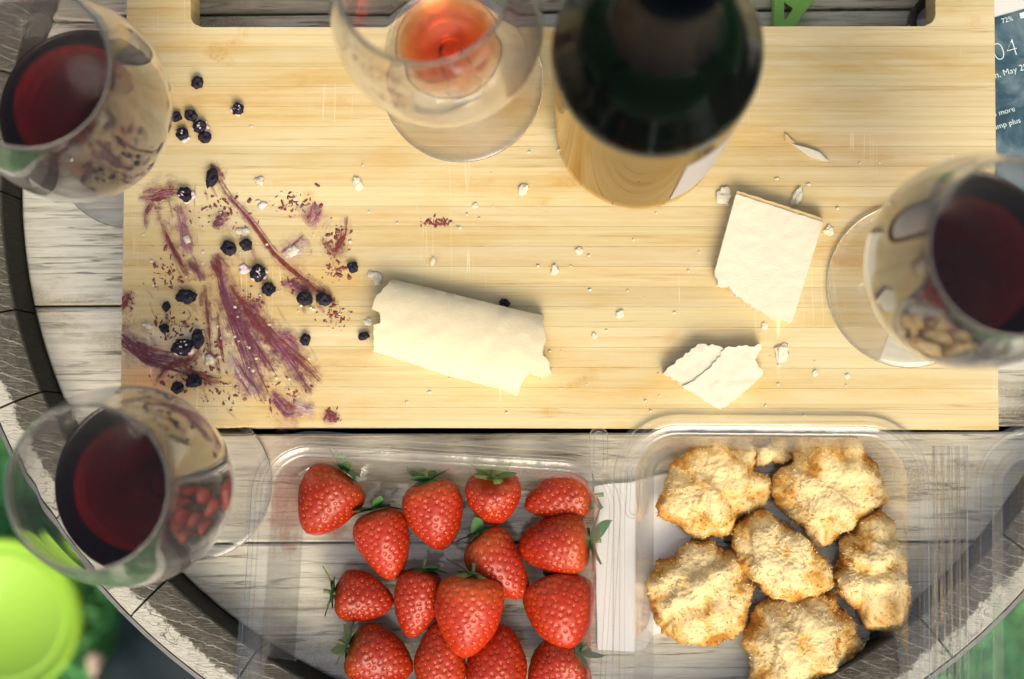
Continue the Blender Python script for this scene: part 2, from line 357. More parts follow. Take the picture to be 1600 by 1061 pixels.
for a, b in zip(joints, joints[1:] + [joints[0] + 360]):
    t0, t1 = math.radians(a + .11), math.radians(b - .11); k = max(4, int((b - a) / 1.5)); dz = random.uniform(-.0012, .0012); n = len(prof)
    v = []; f = []
    for i in range(k + 1):
        t = t0 + (t1 - t0) * i / k
        for r, z in prof: v.append((r * math.cos(t), r * math.sin(t), z + (dz if z > .02 else 0)))
    for i in range(k):
        for j in range(n):
            f.append((i * n + j, i * n + (j + 1) % n, (i + 1) * n + (j + 1) % n, (i + 1) * n + j))
    f += [tuple(range(n - 1, -1, -1)), tuple(k * n + j for j in range(n))]
    mk('stave', v, f, STV, barrel, smooth=False)
for z0, z1, r0, r1 in ((.027, -.028, .2885, .2905), (-.12, -.16, .2985, .3015), (-.27, -.31, .3085, .3100), (-.53, -.57, .3105, .3090), (-.68, -.72, .3030, .3005), (-.81, -.855, .2945, .2915)):
    v, f = lathe([(r0, z0), (r0 + .0018, z0), (r1 + .0018, z1), (r1, z1), (r0, z0)], 120)
    autosmooth(mk('hoop', v, f, STEEL, barrel))

# ---------------------------------------------------------------- bamboo board
ZB = .0445; BT = .023
board = thing('cutting_board', 'pale bamboo cutting board with a long handle slot, on the barrel head', 'cutting board', (0, .0075, 0), (0, 0, -.004))
U = .2005; SL, SR, SV0, SV1, CR = -.1707, .1735, .1853, .2215, .0058; VT = .252
edges = list(np.linspace(0, SV0, 21)) + list(np.linspace(SV0, SV1, 5)[1:]) + list(np.linspace(SV1, VT, 4)[1:])
def slot(v, s):
    d = min(v - SV0, SV1 - v); e = CR - math.sqrt(max(0, CR * CR - (CR - d) ** 2)) if d < CR else 0
    return (SL + e) if s < 0 else (SR - e)
dark_rows = {5: .93, 6: .88, 7: .97, 2: .95, 10: .97, 16: 1.0}
def strip(u0, u1, v0, v1, k, curve=None):
    g = .00003; n = 7
    tn = dark_rows.get(k, random.uniform(.91, 1.05)); col = (tn, tn * random.uniform(.985, 1.005), tn * random.uniform(.94, 1.02), 1)
    if curve is None: poly = [(u0, v0 + g), (u1, v0 + g), (u1, v1 - g), (u0, v1 - g)]
    elif curve < 0: poly = [(u0, v0 + g)] + [(slot(q, -1), q) for q in np.linspace(v0 + g, v1 - g, n)] + [(u0, v1 - g)]
    else: poly = [(slot(q, 1), q) for q in np.linspace(v1 - g, v0 + g, n)] + [(u1, v0 + g), (u1, v1 - g)]
    v, f = prism(poly, ZB - BT, ZB, .00009)
    autosmooth(mk('bamboo_strip', v, f, BAM, board, smooth=False, col=col), 25)
for k, (a, b) in enumerate(zip(edges, edges[1:])):
    if a >= SV0 - 1e-6 and b <= SV1 + 1e-6: strip(-U, U, a, b, k, -1); strip(-U, U, a, b, k, 1)
    else: strip(-U, U, a, b, k)
for x in (-.17, .17):
    for y in (.055, .232):
        v, f = lathe([(0, 0), (.009, 0), (.0105, .003), (.011, ZB - BT - .0002), (0, ZB - BT - .0002)], 20)
        autosmooth(mk('board_foot', v, f, RUBBER, board, loc=(x, y, 0)))

# ---------------------------------------------------------------- wine glasses
OUT = smooth_prof([(.0036, .066), (.0050, .0690), (.0105, .0722), (.0200, .0775), (.0290, .0858), (.0355, .0965), (.0393, .1085), (.0410, .122), (.0413, .134), (.0402, .152), (.0377, .171), (.0340, .190), (.0313, .1982)], 5)
def wall(z):
    zs = [q[1] for q in OUT]; rs = [q[0] for q in OUT]; return float(np.interp(z, zs, rs))
IN0 = .0762
def inner(z):
    base = wall(z) - .0008
    return base if z > IN0 + .006 else max(0.0, (wall(IN0 + .006) - .0008) * math.sqrt(max(0, (z - IN0) / .006)))
zin = list(np.linspace(.1982, IN0 + .006, 46)) + [IN0 + .006 * q for q in (.8, .6, .42, .27, .15, .07, .02, 0)]
BOWL = OUT + [(.0312, .1987), (.0309, .1989), (.0306, .1987)] + [(inner(z), z) for z in zin]
FOOT = [(0, 0), (.033, 0), (.0366, .0004), (.0374, .0011), (.0373, .0017), (.0368, .0021), (.033, .0025), (.026, .0033), (.018, .0048), (.011, .0074), (.0068, .0112), (.0050, .016)]
STEM = [(.0050, .016), (.0042, .022), (.0037, .032), (.0035, .045), (.0034, .056), (.0036, .066)]
def wine_prof(lv):
    z = np.concatenate([IN0 + (lv - IN0) * np.linspace(0, 1, 30) ** 1.6]); pr = [(0, IN0 - .0004)] + [(inner(q) + .00035, q) for q in z[1:]]
    ri = inner(lv)
    return pr + [(ri - .0002, lv + .0006), (ri - .0008, lv + .00015), (ri - .002, lv - .0001), (ri * .6, lv - .0001), (0, lv - .0001)]
meshes = {}
def gmesh(key, prof, mat):
    if key not in meshes:
        v, f = lathe(prof, 112); me = bpy.data.meshes.new(key); me.from_pydata(v, [], f); me.materials.append(mat); me.polygons.foreach_set('use_smooth', [True] * len(f)); meshes[key] = me
    return meshes[key]
def wine_glass(label, x, y, z0, tx, ty, lv, mat):
    g = thing('wine_glass', label, 'wine glass', (x, y, z0 + .0004), (-ty, tx, 0), 'wine glasses around the board')
    link('bowl', gmesh('bowl', BOWL, GLASS), g); link('stem', gmesh('stem', STEM, GLASS), g); link('foot', gmesh('foot', FOOT, GLASS), g)
    v, f = lathe(wine_prof(lv), 112); mk('wine', v, f, mat, g)
wine_glass('glass of red wine at the upper left corner, beside the berry stained board', -.2066, .1419, 0, .0253, .0088, .1020, WINE)
wine_glass('glass of red wine at the lower left, between board, strawberries and green bucket', -.174, -.0185, 0, -.0163, .0112, .1065, WINE)
wine_glass('nearly empty wine glass with a last red sip, left of the bottle', -.0434, .1668, ZB, -.0208, -.0011, .0810, ROSE)
wine_glass('glass of red wine on the right end of the board', .1604, .0721, ZB, .0086, -.0157, .1110, WINE)

# ---------------------------------------------------------------- bottle
bt = thing('wine_bottle', 'dark wine bottle with black neck foil, standing on the board', 'bottle', (.0374, .1452, ZB + .0003))
bp = [(0, .004), (.02, .002), (.0345, 0), (.0369, .0012), (.0379, .005)] + [(.0379 + (z - .02) * .0095, z) for z in np.linspace(.02, .160, 8)] + smooth_prof([(.0394, .1660), (.0388, .1745), (.0350, .1850), (.0275, .2045), (.0210, .215), (.0168, .227), (.0150, .240), (.0146, .262), (.0143, .2905)], 5)
ks = min(k for k, q in enumerate(bp) if q[1] >= .1655)
v, f = lathe(bp[:ks + 1], 96); autosmooth(mk('bottle_body', v, f, BOTTLE, bt), 60)
v, f = lathe(bp[ks:] + [(.0125, .2905), (.0115, .2905), (.011, .26), (0, .26)], 96); autosmooth(mk('bottle_shoulder', v, f, BOTTLE2, bt), 60)
v, f = lathe([(.0190, .2205), (.0173, .2270), (.0154, .2400), (.0152, .262), (.0149, .2805), (.0158, .2810), (.0161, .2835), (.0161, .2895), (.0156, .2912), (.0150, .2916)], 96); mk('neck_foil', v, f, FOIL, bt)
a0, a1 = math.radians(-70), math.radians(100); n = 60; v = []; f = []
for i in range(n + 1):
    a = a0 + (a1 - a0) * i / n
    for r, z in ((.03810, .024), (.03835, .024), (.03935, .130), (.03910, .130)): v.append((r * math.cos(a), r * math.sin(a), z))
for i in range(n):
    for j in range(4): f.append((i * 4 + j, (i + 1) * 4 + j, (i + 1) * 4 + (j + 1) % 4, i * 4 + (j + 1) % 4))
f += [(0, 1, 2, 3), (n * 4 + 3, n * 4 + 2, n * 4 + 1, n * 4)]
autosmooth(mk('label', v, f, LABELP, bt), 40)

# ---------------------------------------------------------------- slabs of cheese
def densify(poly, step, jit, rough=None):
    out = []; n = len(poly)
    for i in range(n):
        a, b = Vector(poly[i]), Vector(poly[(i + 1) % n]); k = max(1, int((b - a).length / step)); rg = jit if rough is None or rough[i] else jit * .12
        nn = (b - a).normalized(); nn = Vector((-nn.y, nn.x))
        for s in range(k):
            q = a.lerp(b, s / k); out.append(q + nn * rg * random.uniform(-1, 1) if s else q)
    return out
def slab(poly, zf, zbase, step=.0025, jit=.0005, rough=None, inset=.0004):
    """solid from an outline: height map zf(x, y) above zbase; sides slightly rough"""
    ol = densify(poly, step, jit, rough); n = len(ol)
    if sum(ol[i].x * ol[(i + 1) % n].y - ol[(i + 1) % n].x * ol[i].y for i in range(n)) < 0: ol = ol[::-1]
    xs = [q.x for q in ol]; ysv = [q.y for q in ol]; pts = list(ol)
    s = max(step, (max(xs) - min(xs)) / 40)
    for x in np.arange(min(xs), max(xs), s):
        for y in np.arange(min(ysv), max(ysv), s):
            q = Vector((x + random.uniform(-.3, .3) * s, y + random.uniform(-.3, .3) * s)); ins = False; dm = 1
            for i in range(n):
                a, b = ol[i], ol[(i + 1) % n]
                if (a.y > q.y) != (b.y > q.y) and q.x < (b.x - a.x) * (q.y - a.y) / (b.y - a.y) + a.x: ins = not ins
                dm = min(dm, (q - a).length)
            if ins and dm > s * .55: pts.append(q)
    r = delaunay_2d_cdt(pts, [], [list(range(n))], 1, 1e-7); vt, tri = r[0], r[2]
    v = [(q.x, q.y, zf(q.x, q.y)) for q in vt]; f = [tuple(t) for t in tri]
    lv = 3; bidx = list(range(n)); prev = bidx
    for L in range(1, lv + 1):
        cur = []
        for i in bidx:
            q = vt[i]; zt = zf(q.x, q.y); t = L / lv; j = 0 if L == lv else random.uniform(-1, 1) * jit
            cur.append(len(v)); v.append((q.x + j, q.y + j * .7, zt + (zbase - zt) * t))
        for i in range(n):
            j = (i + 1) % n; f.append((prev[i], cur[i], cur[j], prev[j]))
        prev = cur
    f.append(tuple(reversed(prev)))
    return v, f
def pp(pts, z, sx=1, ox=0, oy=0): return [tuple(P(ox + a / sx, oy + b / sx, z).xy) for a, b in pts]
ZC = ZB + .0003
# square slice with rind
th = .0085
poly = pp([(1150, 303), (1286, 347), (1238, 502), (1206, 496), (1194, 489), (1146, 457), (1138, 447), (1122, 444), (1117, 424)], ZB + th)
ch = thing('cheese_slice', 'square slice of pale cheese with brown rind, near the right glass', 'cheese')
def zc(x, y): return ZB + th + .0003 * fbm((x, y, 1), 300, 3)
v, f = slab(poly, zc, ZC, .0016, .0006, [0, 0, 1, 1, 1, 1, 1, 1, 0]); autosmooth(mk('cheese_body', v, f, CHEESE, ch, col=(1, 1, 1, 1)), 40)
poly = pp([(1150, 303), (1152, 298), (1290, 342), (1286, 347)], ZB + th - .0004)
v, f = slab(poly, lambda x, y: ZB + th - .0006 + .0002 * fbm((x, y, 2), 400, 2), ZC, .0016, .0002); autosmooth(mk('rind', v, f, RIND, ch), 40)
# broken piece in two leaves
th2 = .0075
ch = thing('broken_cheese', 'broken flat piece of pale cheese with a crack, near the board\'s front edge', 'cheese')
poly = pp([(1090, 538), (1118, 540), (1134, 545), (1122, 575), (1095, 600), (1070, 604), (1037, 583), (1062, 560)], ZB + th2)
v, f = slab(poly, lambda x, y: ZB + th2 + .0004 * fbm((x, y, 3), 250, 3), ZC, .0015, .0006); autosmooth(mk('cheese_leaf', v, f, CHEESE, ch, col=(1, 1, 1, 1)), 40)
poly = pp([(1134, 543), (1160, 541), (1191, 539), (1180, 562), (1193, 583), (1180, 597), (1160, 615), (1126, 639), (1066, 603), (1085, 595), (1112, 573)], ZB + th2 + .0012)
v, f = slab(poly, lambda x, y: ZB + th2 + .0008 + .0004 * fbm((x, y, 4), 250, 3), ZC, .0015, .0006); autosmooth(mk('cheese_leaf', v, f, CHEESE, ch, col=(1.03, 1.03, 1.03, 1)), 40)
# curved rind chunk
outl = [(285, 215), (330, 225), (985, 390), (1170, 430), (1175, 520), (1190, 575), (1172, 620), (1170, 670), (1195, 690), (1222, 770), (1160, 800), (1095, 765), (1050, 820), (1020, 900), (870, 850), (620, 790), (430, 725), (230, 660), (170, 640), (178, 570), (172, 540), (175, 490), (215, 480), (210, 420), (165, 400), (180, 340), (230, 270)]
poly = pp(outl, ZB + .007, 3.79, 540, 380)
A = P(540 + 170 / 3.79, 380 + 440 / 3.79, ZB + .007).xy; B = P(540 + 1180 / 3.79, 380 + 660 / 3.79, ZB + .007).xy; ax = (B - A).normalized(); nx = Vector((-ax.y, ax.x))
def zr(x, y):
    t = (Vector((x, y)) - A).dot(nx) / .0195; return ZB + .0045 + .0105 * math.sqrt(max(0, 1 - min(1, abs(t)) ** 2.2)) + .0005 * fbm((x, y, 5), 180, 4)
v, f = slab(poly, zr, ZC, .0017, .0005, [0, 0, 0, 1, 1, 1, 1, 1, 1, 1, 1, 1, 1, 0, 0, 0, 0, 1, 1, 1, 1, 1, 1, 1, 1, 1, 1])
meta(autosmooth(mk('curved_cheese', v, f, CHEESE, col=(.98, .93, .83, 1)), 40), 'large curved chunk of pale cheese with ragged ends, mid board', 'cheese')
# white patch shaped to imitate the sky's reflection in the right glass foot
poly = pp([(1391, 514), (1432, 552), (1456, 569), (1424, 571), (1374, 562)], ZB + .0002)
v, f = slab(poly, lambda x, y: ZB + .00035, ZB + .00005, .003, 0); meta(mk('sky_glint', v, f, CHEESE, smooth=False, col=(1.05, 1.06, 1.08, 1)), 'thin white patch imitating a sky reflection under the foot of the right glass', 'cheese')
# crumbs one can point to
crumbs = [((1133, 306), 13, 'largest crumb touching the top left corner of the square cheese slice', 1.1), ((1246, 307), 11, 'tall cheese crumb just above the square slice\'s rind', 1.7), ((1296, 360), 8, 'cheese crumb touching the right corner of the square slice', 1.1),
          ((1222, 552), 13, 'pointed cheese crumb right of the broken piece', 1.5), ((818, 296), 9, 'cheese crumb between nearly empty glass and bottle', 1.4), ((558, 287), 9, 'flat pale crumb below the left rim of the nearly empty glass', 1.5),
          ((867, 421), 7, 'oval crumb right of and above the curved cheese', 1.5), ((905, 392), 6, 'squarish crumb straight below the bottle', 1), ((969, 490), 7, 'crumb between curved cheese and square slice', 1.2),
          ((742, 321), 5, 'small square crumb lower left of the bottle', 1), ((1275, 583), 5, 'round crumb farthest right along the front of the board', 1.1), ((676, 408), 5, 'thin sliver of cheese above the curved chunk', 2.0),
          ((1195, 510), 5, 'tiny crumb below the square slice', 1.1), ((575, 503), 6, 'white crumb at the left end of the curved cheese', 1), ((902, 216), 8, 'crumb at the bottle\'s lower left foot', 1.7), ((929, 524), 5, 'crumb right of the curved cheese end', 1.2), ((1325, 588), 4, 'last small crumb near the right front corner', 1)]
def lump(r, seed, amp=.35, sub=(10, 14), sq=(1, 1, .7)):
    v, f = [], []; m, n = sub
    for i in range(m + 1):
        t = math.pi * i / m
        for j in range(n):
            p = 2 * math.pi * j / n; d = Vector((math.sin(t) * math.cos(p), math.sin(t) * math.sin(p), math.cos(t))); k = 1 + amp * fbm(d + Vector((seed, seed * 1.7, 0)), 1.6, 3)
            v.append((d.x * r * k * sq[0], d.y * r * k * sq[1], d.z * r * k * sq[2]))
    for i in range(m):
        for j in range(n): f.append((i * n + j, (i + 1) * n + j, (i + 1) * n + (j + 1) % n, i * n + (j + 1) % n))
    return v, f
for k, ((x, y), r, lab, asp) in enumerate(crumbs):
    q = P(x, y, ZB + .002); rr = r / 3416 * .82; v, f = lump(rr, k * 3.1, .55, (14, 20), (1.1 / asp ** .5, 1.1 * asp ** .5, .34))
    zmin = min(p[2] for p in v); o = autosmooth(mk('cheese_crumb', v, f, CHEESE, loc=(q.x, q.y, ZB - zmin * .85), rot=(0, 0, random.uniform(-.5, .5)), col=(1, 1, 1, 1)), 30); meta(o, lab, 'crumb', 'cheese crumbs on the board')
# thin shard at the upper right
poly = pp([(1238, 225), (1262, 231), (1281, 238), (1295, 252), (1284, 250), (1262, 242)], ZB + .002)
v, f = slab(poly, lambda x, y: ZB + .0022, ZB + .0003, .002, .0002); meta(mk('cheese_shard', v, f, CHEESE, smooth=False, col=(1, 1, 1, 1)), 'long thin shard of cheese right of the bottle', 'cheese')
poly = pp([(1226, 208), (1242, 221), (1240, 226), (1228, 219)], ZB + .002)
v, f = slab(poly, lambda x, y: ZB + .0015, ZB + .0003, .002, .0002); meta(mk('rind_chip', v, f, RIND, smooth=False), 'small yellow rind chip at the upper end of the thin shard', 'cheese')
mb = MB()
for i in range(150):
    if i < 70: x, y = random.uniform(560, 1400), random.uniform(230, 650)
    else: x, y = random.gauss(390, 90), random.gauss(460, 100)
    if x < 200 or y > 655 or (1110 < x < 1295 and 290 < y < 505): continue
    q = P(x, y, ZB); v, f = lump(random.uniform(.0003, .0009), i, .6, (4, 6), (random.uniform(.7, 1.5), 1, .6)); mb.add([(a + q.x, b + q.y, c + ZB + .0003) for a, b, c in v], f)
meta(mb.build('cheese_specks', CHEESE, col=(1, 1, 1, 1)), 'tiny specks of cheese scattered over the bamboo board', 'crumbs', kind='stuff')

# ---------------------------------------------------------------- berries, smears
S5 = lambda x, y: (180 + x / 2.467, 250 + y / 2.467)
berries = [((308, 129), 10, 'topmost berry on the board, with a stalk smear', 1.1, 0), ((372, 170), 10, 'lone dark berry on cream right of the cluster', 1.1, 1), ((275, 183), 9, 'leftmost berry of the cluster by the upper left glass', .9, 0), ((298, 180), 10, 'top right berry of the cluster by the upper left glass', .95, 0),
           ((285, 209), 10, 'lower left berry of the cluster by the upper left glass', 1, 1), ((312, 198), 11, 'middle right berry of the cluster, on pink cream', 1, 1), ((320, 214), 10, 'lowest berry of the cluster by the upper left glass', .9, 0),
           ((331, 278), 12, 'squashed upright berry at the top of the long red streak', 1.7, 0), ((289, 304), 12, 'cream flecked berry at the head of the pink smear', .9, 1), (S5(505, 328), 10, 'round berry right of a squashed one, above the centre of the smears', .9, 0),
           (S5(437, 340), 12, 'squashed purple berry left of a round one above the smears', .9, 0), (S5(552, 436), 13, 'big berry stuck to a lump of pink cream', 1.2, 1), (S5(590, 498), 11, 'berry below the cream lump, between it and the round one', 1.15, 0),
           (S5(732, 535), 12, 'round black berry at the lower end of the long streak', .9, 0), (S5(803, 537), 11, 'crushed berry ending the long streak on the right', .7, 0), (S5(915, 413), 9, 'lone black berry above left of the curved cheese', 1, 0),
           (S5(278, 527), 14, 'wide flattened berry on the left of the smears', .65, 0), (S5(195, 567), 7, 'small crushed berry below the wide flattened one', 1.2, 0), (S5(188, 648), 8, 'small reddish berry left of the crushed pair', 1, 0),
           (S5(320, 690), 13, 'upper right berry of the crushed pair at the lower left', 1.4, 0), (S5(262, 722), 15, 'lower left berry of the crushed pair, flecked white', .7, 1), (S5(240, 878), 10, 'small berry just above the lower left glass', .85, 0),
           (S5(303, 853), 12, 'torn berry above and right of the lower left glass', .8, 0), (S5(733, 693), 9, 'berry at the right edge of the broad purple smear', 1.2, 0), (S5(957, 678), 8, 'black berry beside the left end of the curved cheese', .7, 0), ((788, 474), 8, 'berry tucked against the top edge of the curved cheese', 1, 0)]
for k, ((x, y), r, lab, asp, cream) in enumerate(berries):
    q = P(x, y, ZB + .0025); rr = r / 3416 * .93
    t = thing('berry', lab, 'berry', (q.x, q.y, ZB), (0, 0, random.uniform(-.5, .5)), 'dark berries on the board')
    v, f = lump(rr, k * 2.3 + 1, .34, (26, 34), (1 / asp ** .5, asp ** .5, .82))
    v2 = []
    for a in v:                                         # dimpled crown
        d = math.hypot(a[0] - rr * .2, a[1] - rr * .1); z = a[2] - (.45 * rr * math.exp(-(d / (rr * .28)) ** 2) if a[2] > 0 else 0)
        z += rr * .07 * mn.noise(Vector(a) * 1100); v2.append((a[0], a[1], z))
    zm = -min(a[2] for a in v2) * .9; mk('berry_body', v2, f, BERRY, t, loc=(0, 0, zm))
    if cream:
        mb = MB()
        for i in range(9):
            an = random.uniform(0, 6.28); d = rr * random.uniform(.7, 1.15); v, f = lump(rr * random.uniform(.16, .42), i + k * 9, .6, (6, 8), (1.2, 1, .5)); mb.add([(a + d * math.cos(an), b + d * math.sin(an), c + .0008) for a, b, c in v], f)
        for i in range(8):
            an = random.uniform(0, 6.28); d = rr * random.uniform(0, .75); v, f = lump(rr * random.uniform(.05, .13), i + k * 7, .6, (5, 6), (1.3, 1, .5)); mb.add([(a + d * math.cos(an), b + d * math.sin(an), c + zm + rr * .78 * math.sqrt(1 - (d / rr) ** 2)) for a, b, c in v], f)
        mb.build('cream', CREAM, t)
PUR, RED, PNK, WHT = (.19, .05, .10), (.24, .04, .032), (.46, .20, .25), (.74, .62, .62)
streaks = [([(365, 0), (430, 130), (520, 230), (620, 370), (700, 440), (800, 520), (860, 555)], [8, 16, 10, 12, 26, 30, 8], RED), ([(365, 10), (395, 60), (410, 85)], [20, 34, 10], RED), ([(385, 360), (410, 450), (440, 560), (490, 690), (540, 840), (585, 935)], [16, 34, 50, 56, 60, 24], PUR), ([(400, 480), (470, 600), (560, 740), (620, 835)], [14, 50, 44, 10], PUR),
           ([(430, 460), (520, 580), (620, 700), (720, 780), (800, 860)], [14, 34, 56, 44, 10], RED), ([(560, 640), (650, 750), (720, 850), (760, 905)], [12, 40, 34, 12], PUR), ([(160, 170), (200, 300), (250, 390), (290, 470)], [18, 16, 20, 10], RED), ([(85, 145), (150, 140), (205, 125), (260, 135)], [8, 52, 50, 20], RED), ([(120, 270), (125, 200), (150, 160)], [6, 12, 22], RED),
           ([(245, 165), (262, 250), (278, 330), (285, 372)], [26, 44, 34, 12], PNK), ([(345, 470), (355, 600), (370, 760)], [10, 14, 8], RED), ([(395, 590), (405, 700), (415, 780)], [6, 10, 6], RED), ([(-2, 640), (60, 700), (130, 745), (220, 765), (300, 780)], [90, 80, 44, 26, 10], PUR), ([(15, 600), (35, 550), (60, 500)], [16, 36, 8], RED),
           ([(375, 262), (405, 235), (440, 205)], [16, 40, 12], PUR), ([(735, 250), (765, 215), (785, 170)], [40, 66, 18], PNK), ([(795, 300), (850, 360), (880, 300), (892, 215)], [12, 24, 18, 10], RED), ([(600, 890), (670, 970), (720, 965)], [26, 56, 20], PNK), ([(440, 740), (490, 840), (545, 915)], [16, 44, 30], WHT), ([(640, 370), (690, 345), (745, 300)], [20, 46, 22], WHT), ([(690, 935), (740, 960), (775, 960)], [16, 40, 14], WHT),
           ([(150, 870), (200, 800), (300, 770), (330, 720)], [8, 26, 22, 10], RED), ([(230, 790), (330, 840), (410, 860)], [16, 30, 10], RED), ([(280, 380), (330, 440), (340, 470)], [14, 30, 18], PUR), ([(480, 540), (530, 590), (560, 540)], [16, 24, 12], RED), ([(640, 470), (700, 490), (750, 500)], [18, 26, 12], PUR), ([(380, 370), (420, 440)], [20, 50], RED), ([(610, 670), (660, 690), (720, 730)], [20, 40, 20], PNK), ([(810, 960), (830, 1000), (860, 970)], [12, 20, 10], RED), ([(500, 560), (560, 650), (600, 720)], [10, 30, 16], RED)]
strands = []
for pts, ws, colr in streaks:
    strands.append((pts, [q * 2.6 + 14 for q in ws], tuple(.55 * a + .45 * b for a, b in zip(colr, PNK)), .52)); strands.append((pts, [q * 1.3 for q in ws], colr, .62)); mw = max(ws)
    for k in range(2 + int(mw / 8)):
        o_ = random.uniform(-.5, .5) * mw; a = random.uniform(0, .45); b = a + random.uniform(.35, .75); tt = np.linspace(a, min(1, b), 6)
        C = np.array(pts, float); ti = np.linspace(0, 1, len(C)); d = C[-1] - C[0]; d /= np.linalg.norm(d); nn = np.array((-d[1], d[0])); px = np.interp(tt, ti, C[:, 0]); py = np.interp(tt, ti, C[:, 1])
        w0 = random.uniform(2.5, 7) * (1 + mw / 60); strands.append(([(x + nn[0] * (o_ * e) + random.uniform(-2, 2), y + nn[1] * (o_ * e) + random.uniform(-2, 2)) for x, y, e in zip(px, py, np.linspace(.7, 1.15, 6))], [2, w0, w0 * 1.3, w0, w0 * .6, 2], random.choice((colr, colr, RED, PUR, PNK)), 1.2))
for k in range(75):                                     # short faint rubs between the main streaks
    x, y = random.gauss(430, 170), random.gauss(560, 210); L = random.uniform(20, 90); an = random.gauss(1.05, .35); w0 = random.uniform(3, 22)
    if not (15 < x < 900 and 60 < y < 980): continue
    strands.append(([(x, y), (x + L * .5 * math.cos(an) + random.uniform(-4, 4), y + L * .5 * math.sin(an)), (x + L * math.cos(an), y + L * math.sin(an))], [w0 * .5, w0, w0 * .6], random.choice((RED, PUR, PNK, PNK)), random.uniform(.45, .85)))
v, f, uv, ton, edg = [], [], [], [], []
for si, (pts, ws, colr, dn) in enumerate(strands):
    C = [np.array(P(*S5(a, b), ZB).xy) for a, b in pts]; sm = smooth_prof(C, 8); wi = np.interp(np.linspace(0, 1, len(sm)), np.linspace(0, 1, len(ws)), ws); m = 7; base = len(v); L = 0
    for i, q in enumerate(sm):
        d = np.array(sm[min(i + 1, len(sm) - 1)]) - np.array(sm[max(i - 1, 0)]); d = d / max(1e-9, np.linalg.norm(d)); nn = np.array((-d[1], d[0]))
        if i: L += np.linalg.norm(np.array(q) - np.array(sm[i - 1]))
        hw = wi[i] / 2.467 / 3416 * .62
        for j in range(m):
            s = j / (m - 1) * 2 - 1; p = np.array(q) + nn * s * hw * (1 + .25 * mn.noise(Vector((i * .5, si * 3.3, j)))); p[0] = max(p[0], -.2003); v.append((p[0], p[1], ZB + .00012 + (.000004 * si) + .00015 * (1 - abs(s)) * max(0, mn.noise(Vector((L * 300, s * 3, si))))))
            uv.append((L * 3.2 + si * 1.7, s * hw * 95 + si)); ton.append((*colr, 1)); e = (1 - abs(s) ** 2) * min(1, 4 * min(i, len(sm) - 1 - i) / len(sm) + .35); edg.append((e * dn, e * dn, e * dn, 1))
    for i in range(len(sm) - 1):
        for j in range(m - 1): f.append((base + i * m + j, base + i * m + j + 1, base + (i + 1) * m + j + 1, base + (i + 1) * m + j))
o = mk('berry_smear', v, f, SMEAR); me = o.data; ul = me.uv_layers.new(name='uv')
li = np.zeros(len(me.loops), 'i'); me.loops.foreach_get('vertex_index', li); ul.data.foreach_set('uv', np.array(uv, 'f')[li].ravel())
for nm, dat in (('tone', ton), ('edge', edg)): me.color_attributes.new(nm, 'FLOAT_COLOR', 'POINT').data.foreach_set('color', np.array(dat, 'f').ravel())
meta(o, 'purple and red berry smears streaked over the left end of the board', 'smear', kind='stuff')
mb = MB(); cents = [(280, 830, 90, 50), (420, 900, 80, 50), (850, 310, 40, 50), (520, 550, 60, 40), (230, 640, 80, 70), (690, 480, 60, 30), (380, 720, 60, 70), (850, 430, 40, 30), (850, 600, 50, 40), (200, 440, 60, 60), (400, 200, 110, 60), (690, 170, 60, 40), (840, 990, 30, 20), (40, 540, 30, 30), (650, 920, 70, 50), (1240, 240, 50, 14)]
for i in range(1150):
    a, b, sx, sy = random.choice(cents); x, y = S5(random.gauss(a, sx * .62), random.gauss(b, sy * .62))
    if x < 192 or y > 662: continue
    q = P(x, y, ZB); an = random.uniform(0, 6.28); n = 6; L = random.choice((.0003, .0004, .0005, .0007, .0010, .0015)) * random.uniform(.6, 1.3); W = L * random.uniform(.3, .7); d = Vector((math.cos(an), math.sin(an)))
    ring = [(q.x + d.x * L * math.cos(t) * k - d.y * W * math.sin(t) * k, q.y + d.y * L * math.cos(t) * k + d.x * W * math.sin(t) * k, ZB + .0002) for t in np.linspace(0, 6.283, n + 1)[:-1] for k in (random.uniform(.5, 1.3),)]
    mb.add(ring + [(q.x, q.y, ZB + .0002 + W * .5)], [(j, (j + 1) % n, n) for j in range(n)])
meta(mb.build('berry_flecks', FLECK, smooth=False), 'red brown flecks of berry skin strewn around the smears', 'berry flecks', kind='stuff')
lumps = [((382, 421), 11, 'pink cream lump left of the big berry amid the smears'), ((378, 362), 10, 'white cream lump above the round berry'), ((405, 283), 9, 'pale cream lump above right of the smears'), ((410, 320), 7, 'two joined white lumps below the pale cream lump'), ((293, 375), 8, 'white curd on the pink smear'), ((327, 562), 10, 'flat white curd below the crushed berry pair'), ((457, 392), 12, 'cream flake across the long red streak'), ((232, 508), 8, 'thin cream flake at the left edge of the board'), ((584, 434), 14, 'translucent curd at the upper left of the curved cheese')]
for k, ((x, y), r, lab) in enumerate(lumps):
    q = P(x, y, ZB + .001); mb = MB()
    for i in range(6):
        rr = r / 3416 * random.uniform(.35, .62); v, f = lump(rr, k * 11 + i, .6, (8, 10), (1.15, 1, .38)); an = random.uniform(0, 6.28); d = r / 3416 * random.uniform(0, .6); mb.add([(a + d * math.cos(an), b + d * math.sin(an), max(c, -.0004) + .0005) for a, b, c in v], f)
    meta(mb.build('cream_curd', CREAM if k in (0, 3) else CHEESE, loc=(q.x, q.y, ZB), col=(.96, .93, .93, 1)), lab, 'curd', 'cream curds among the smears')

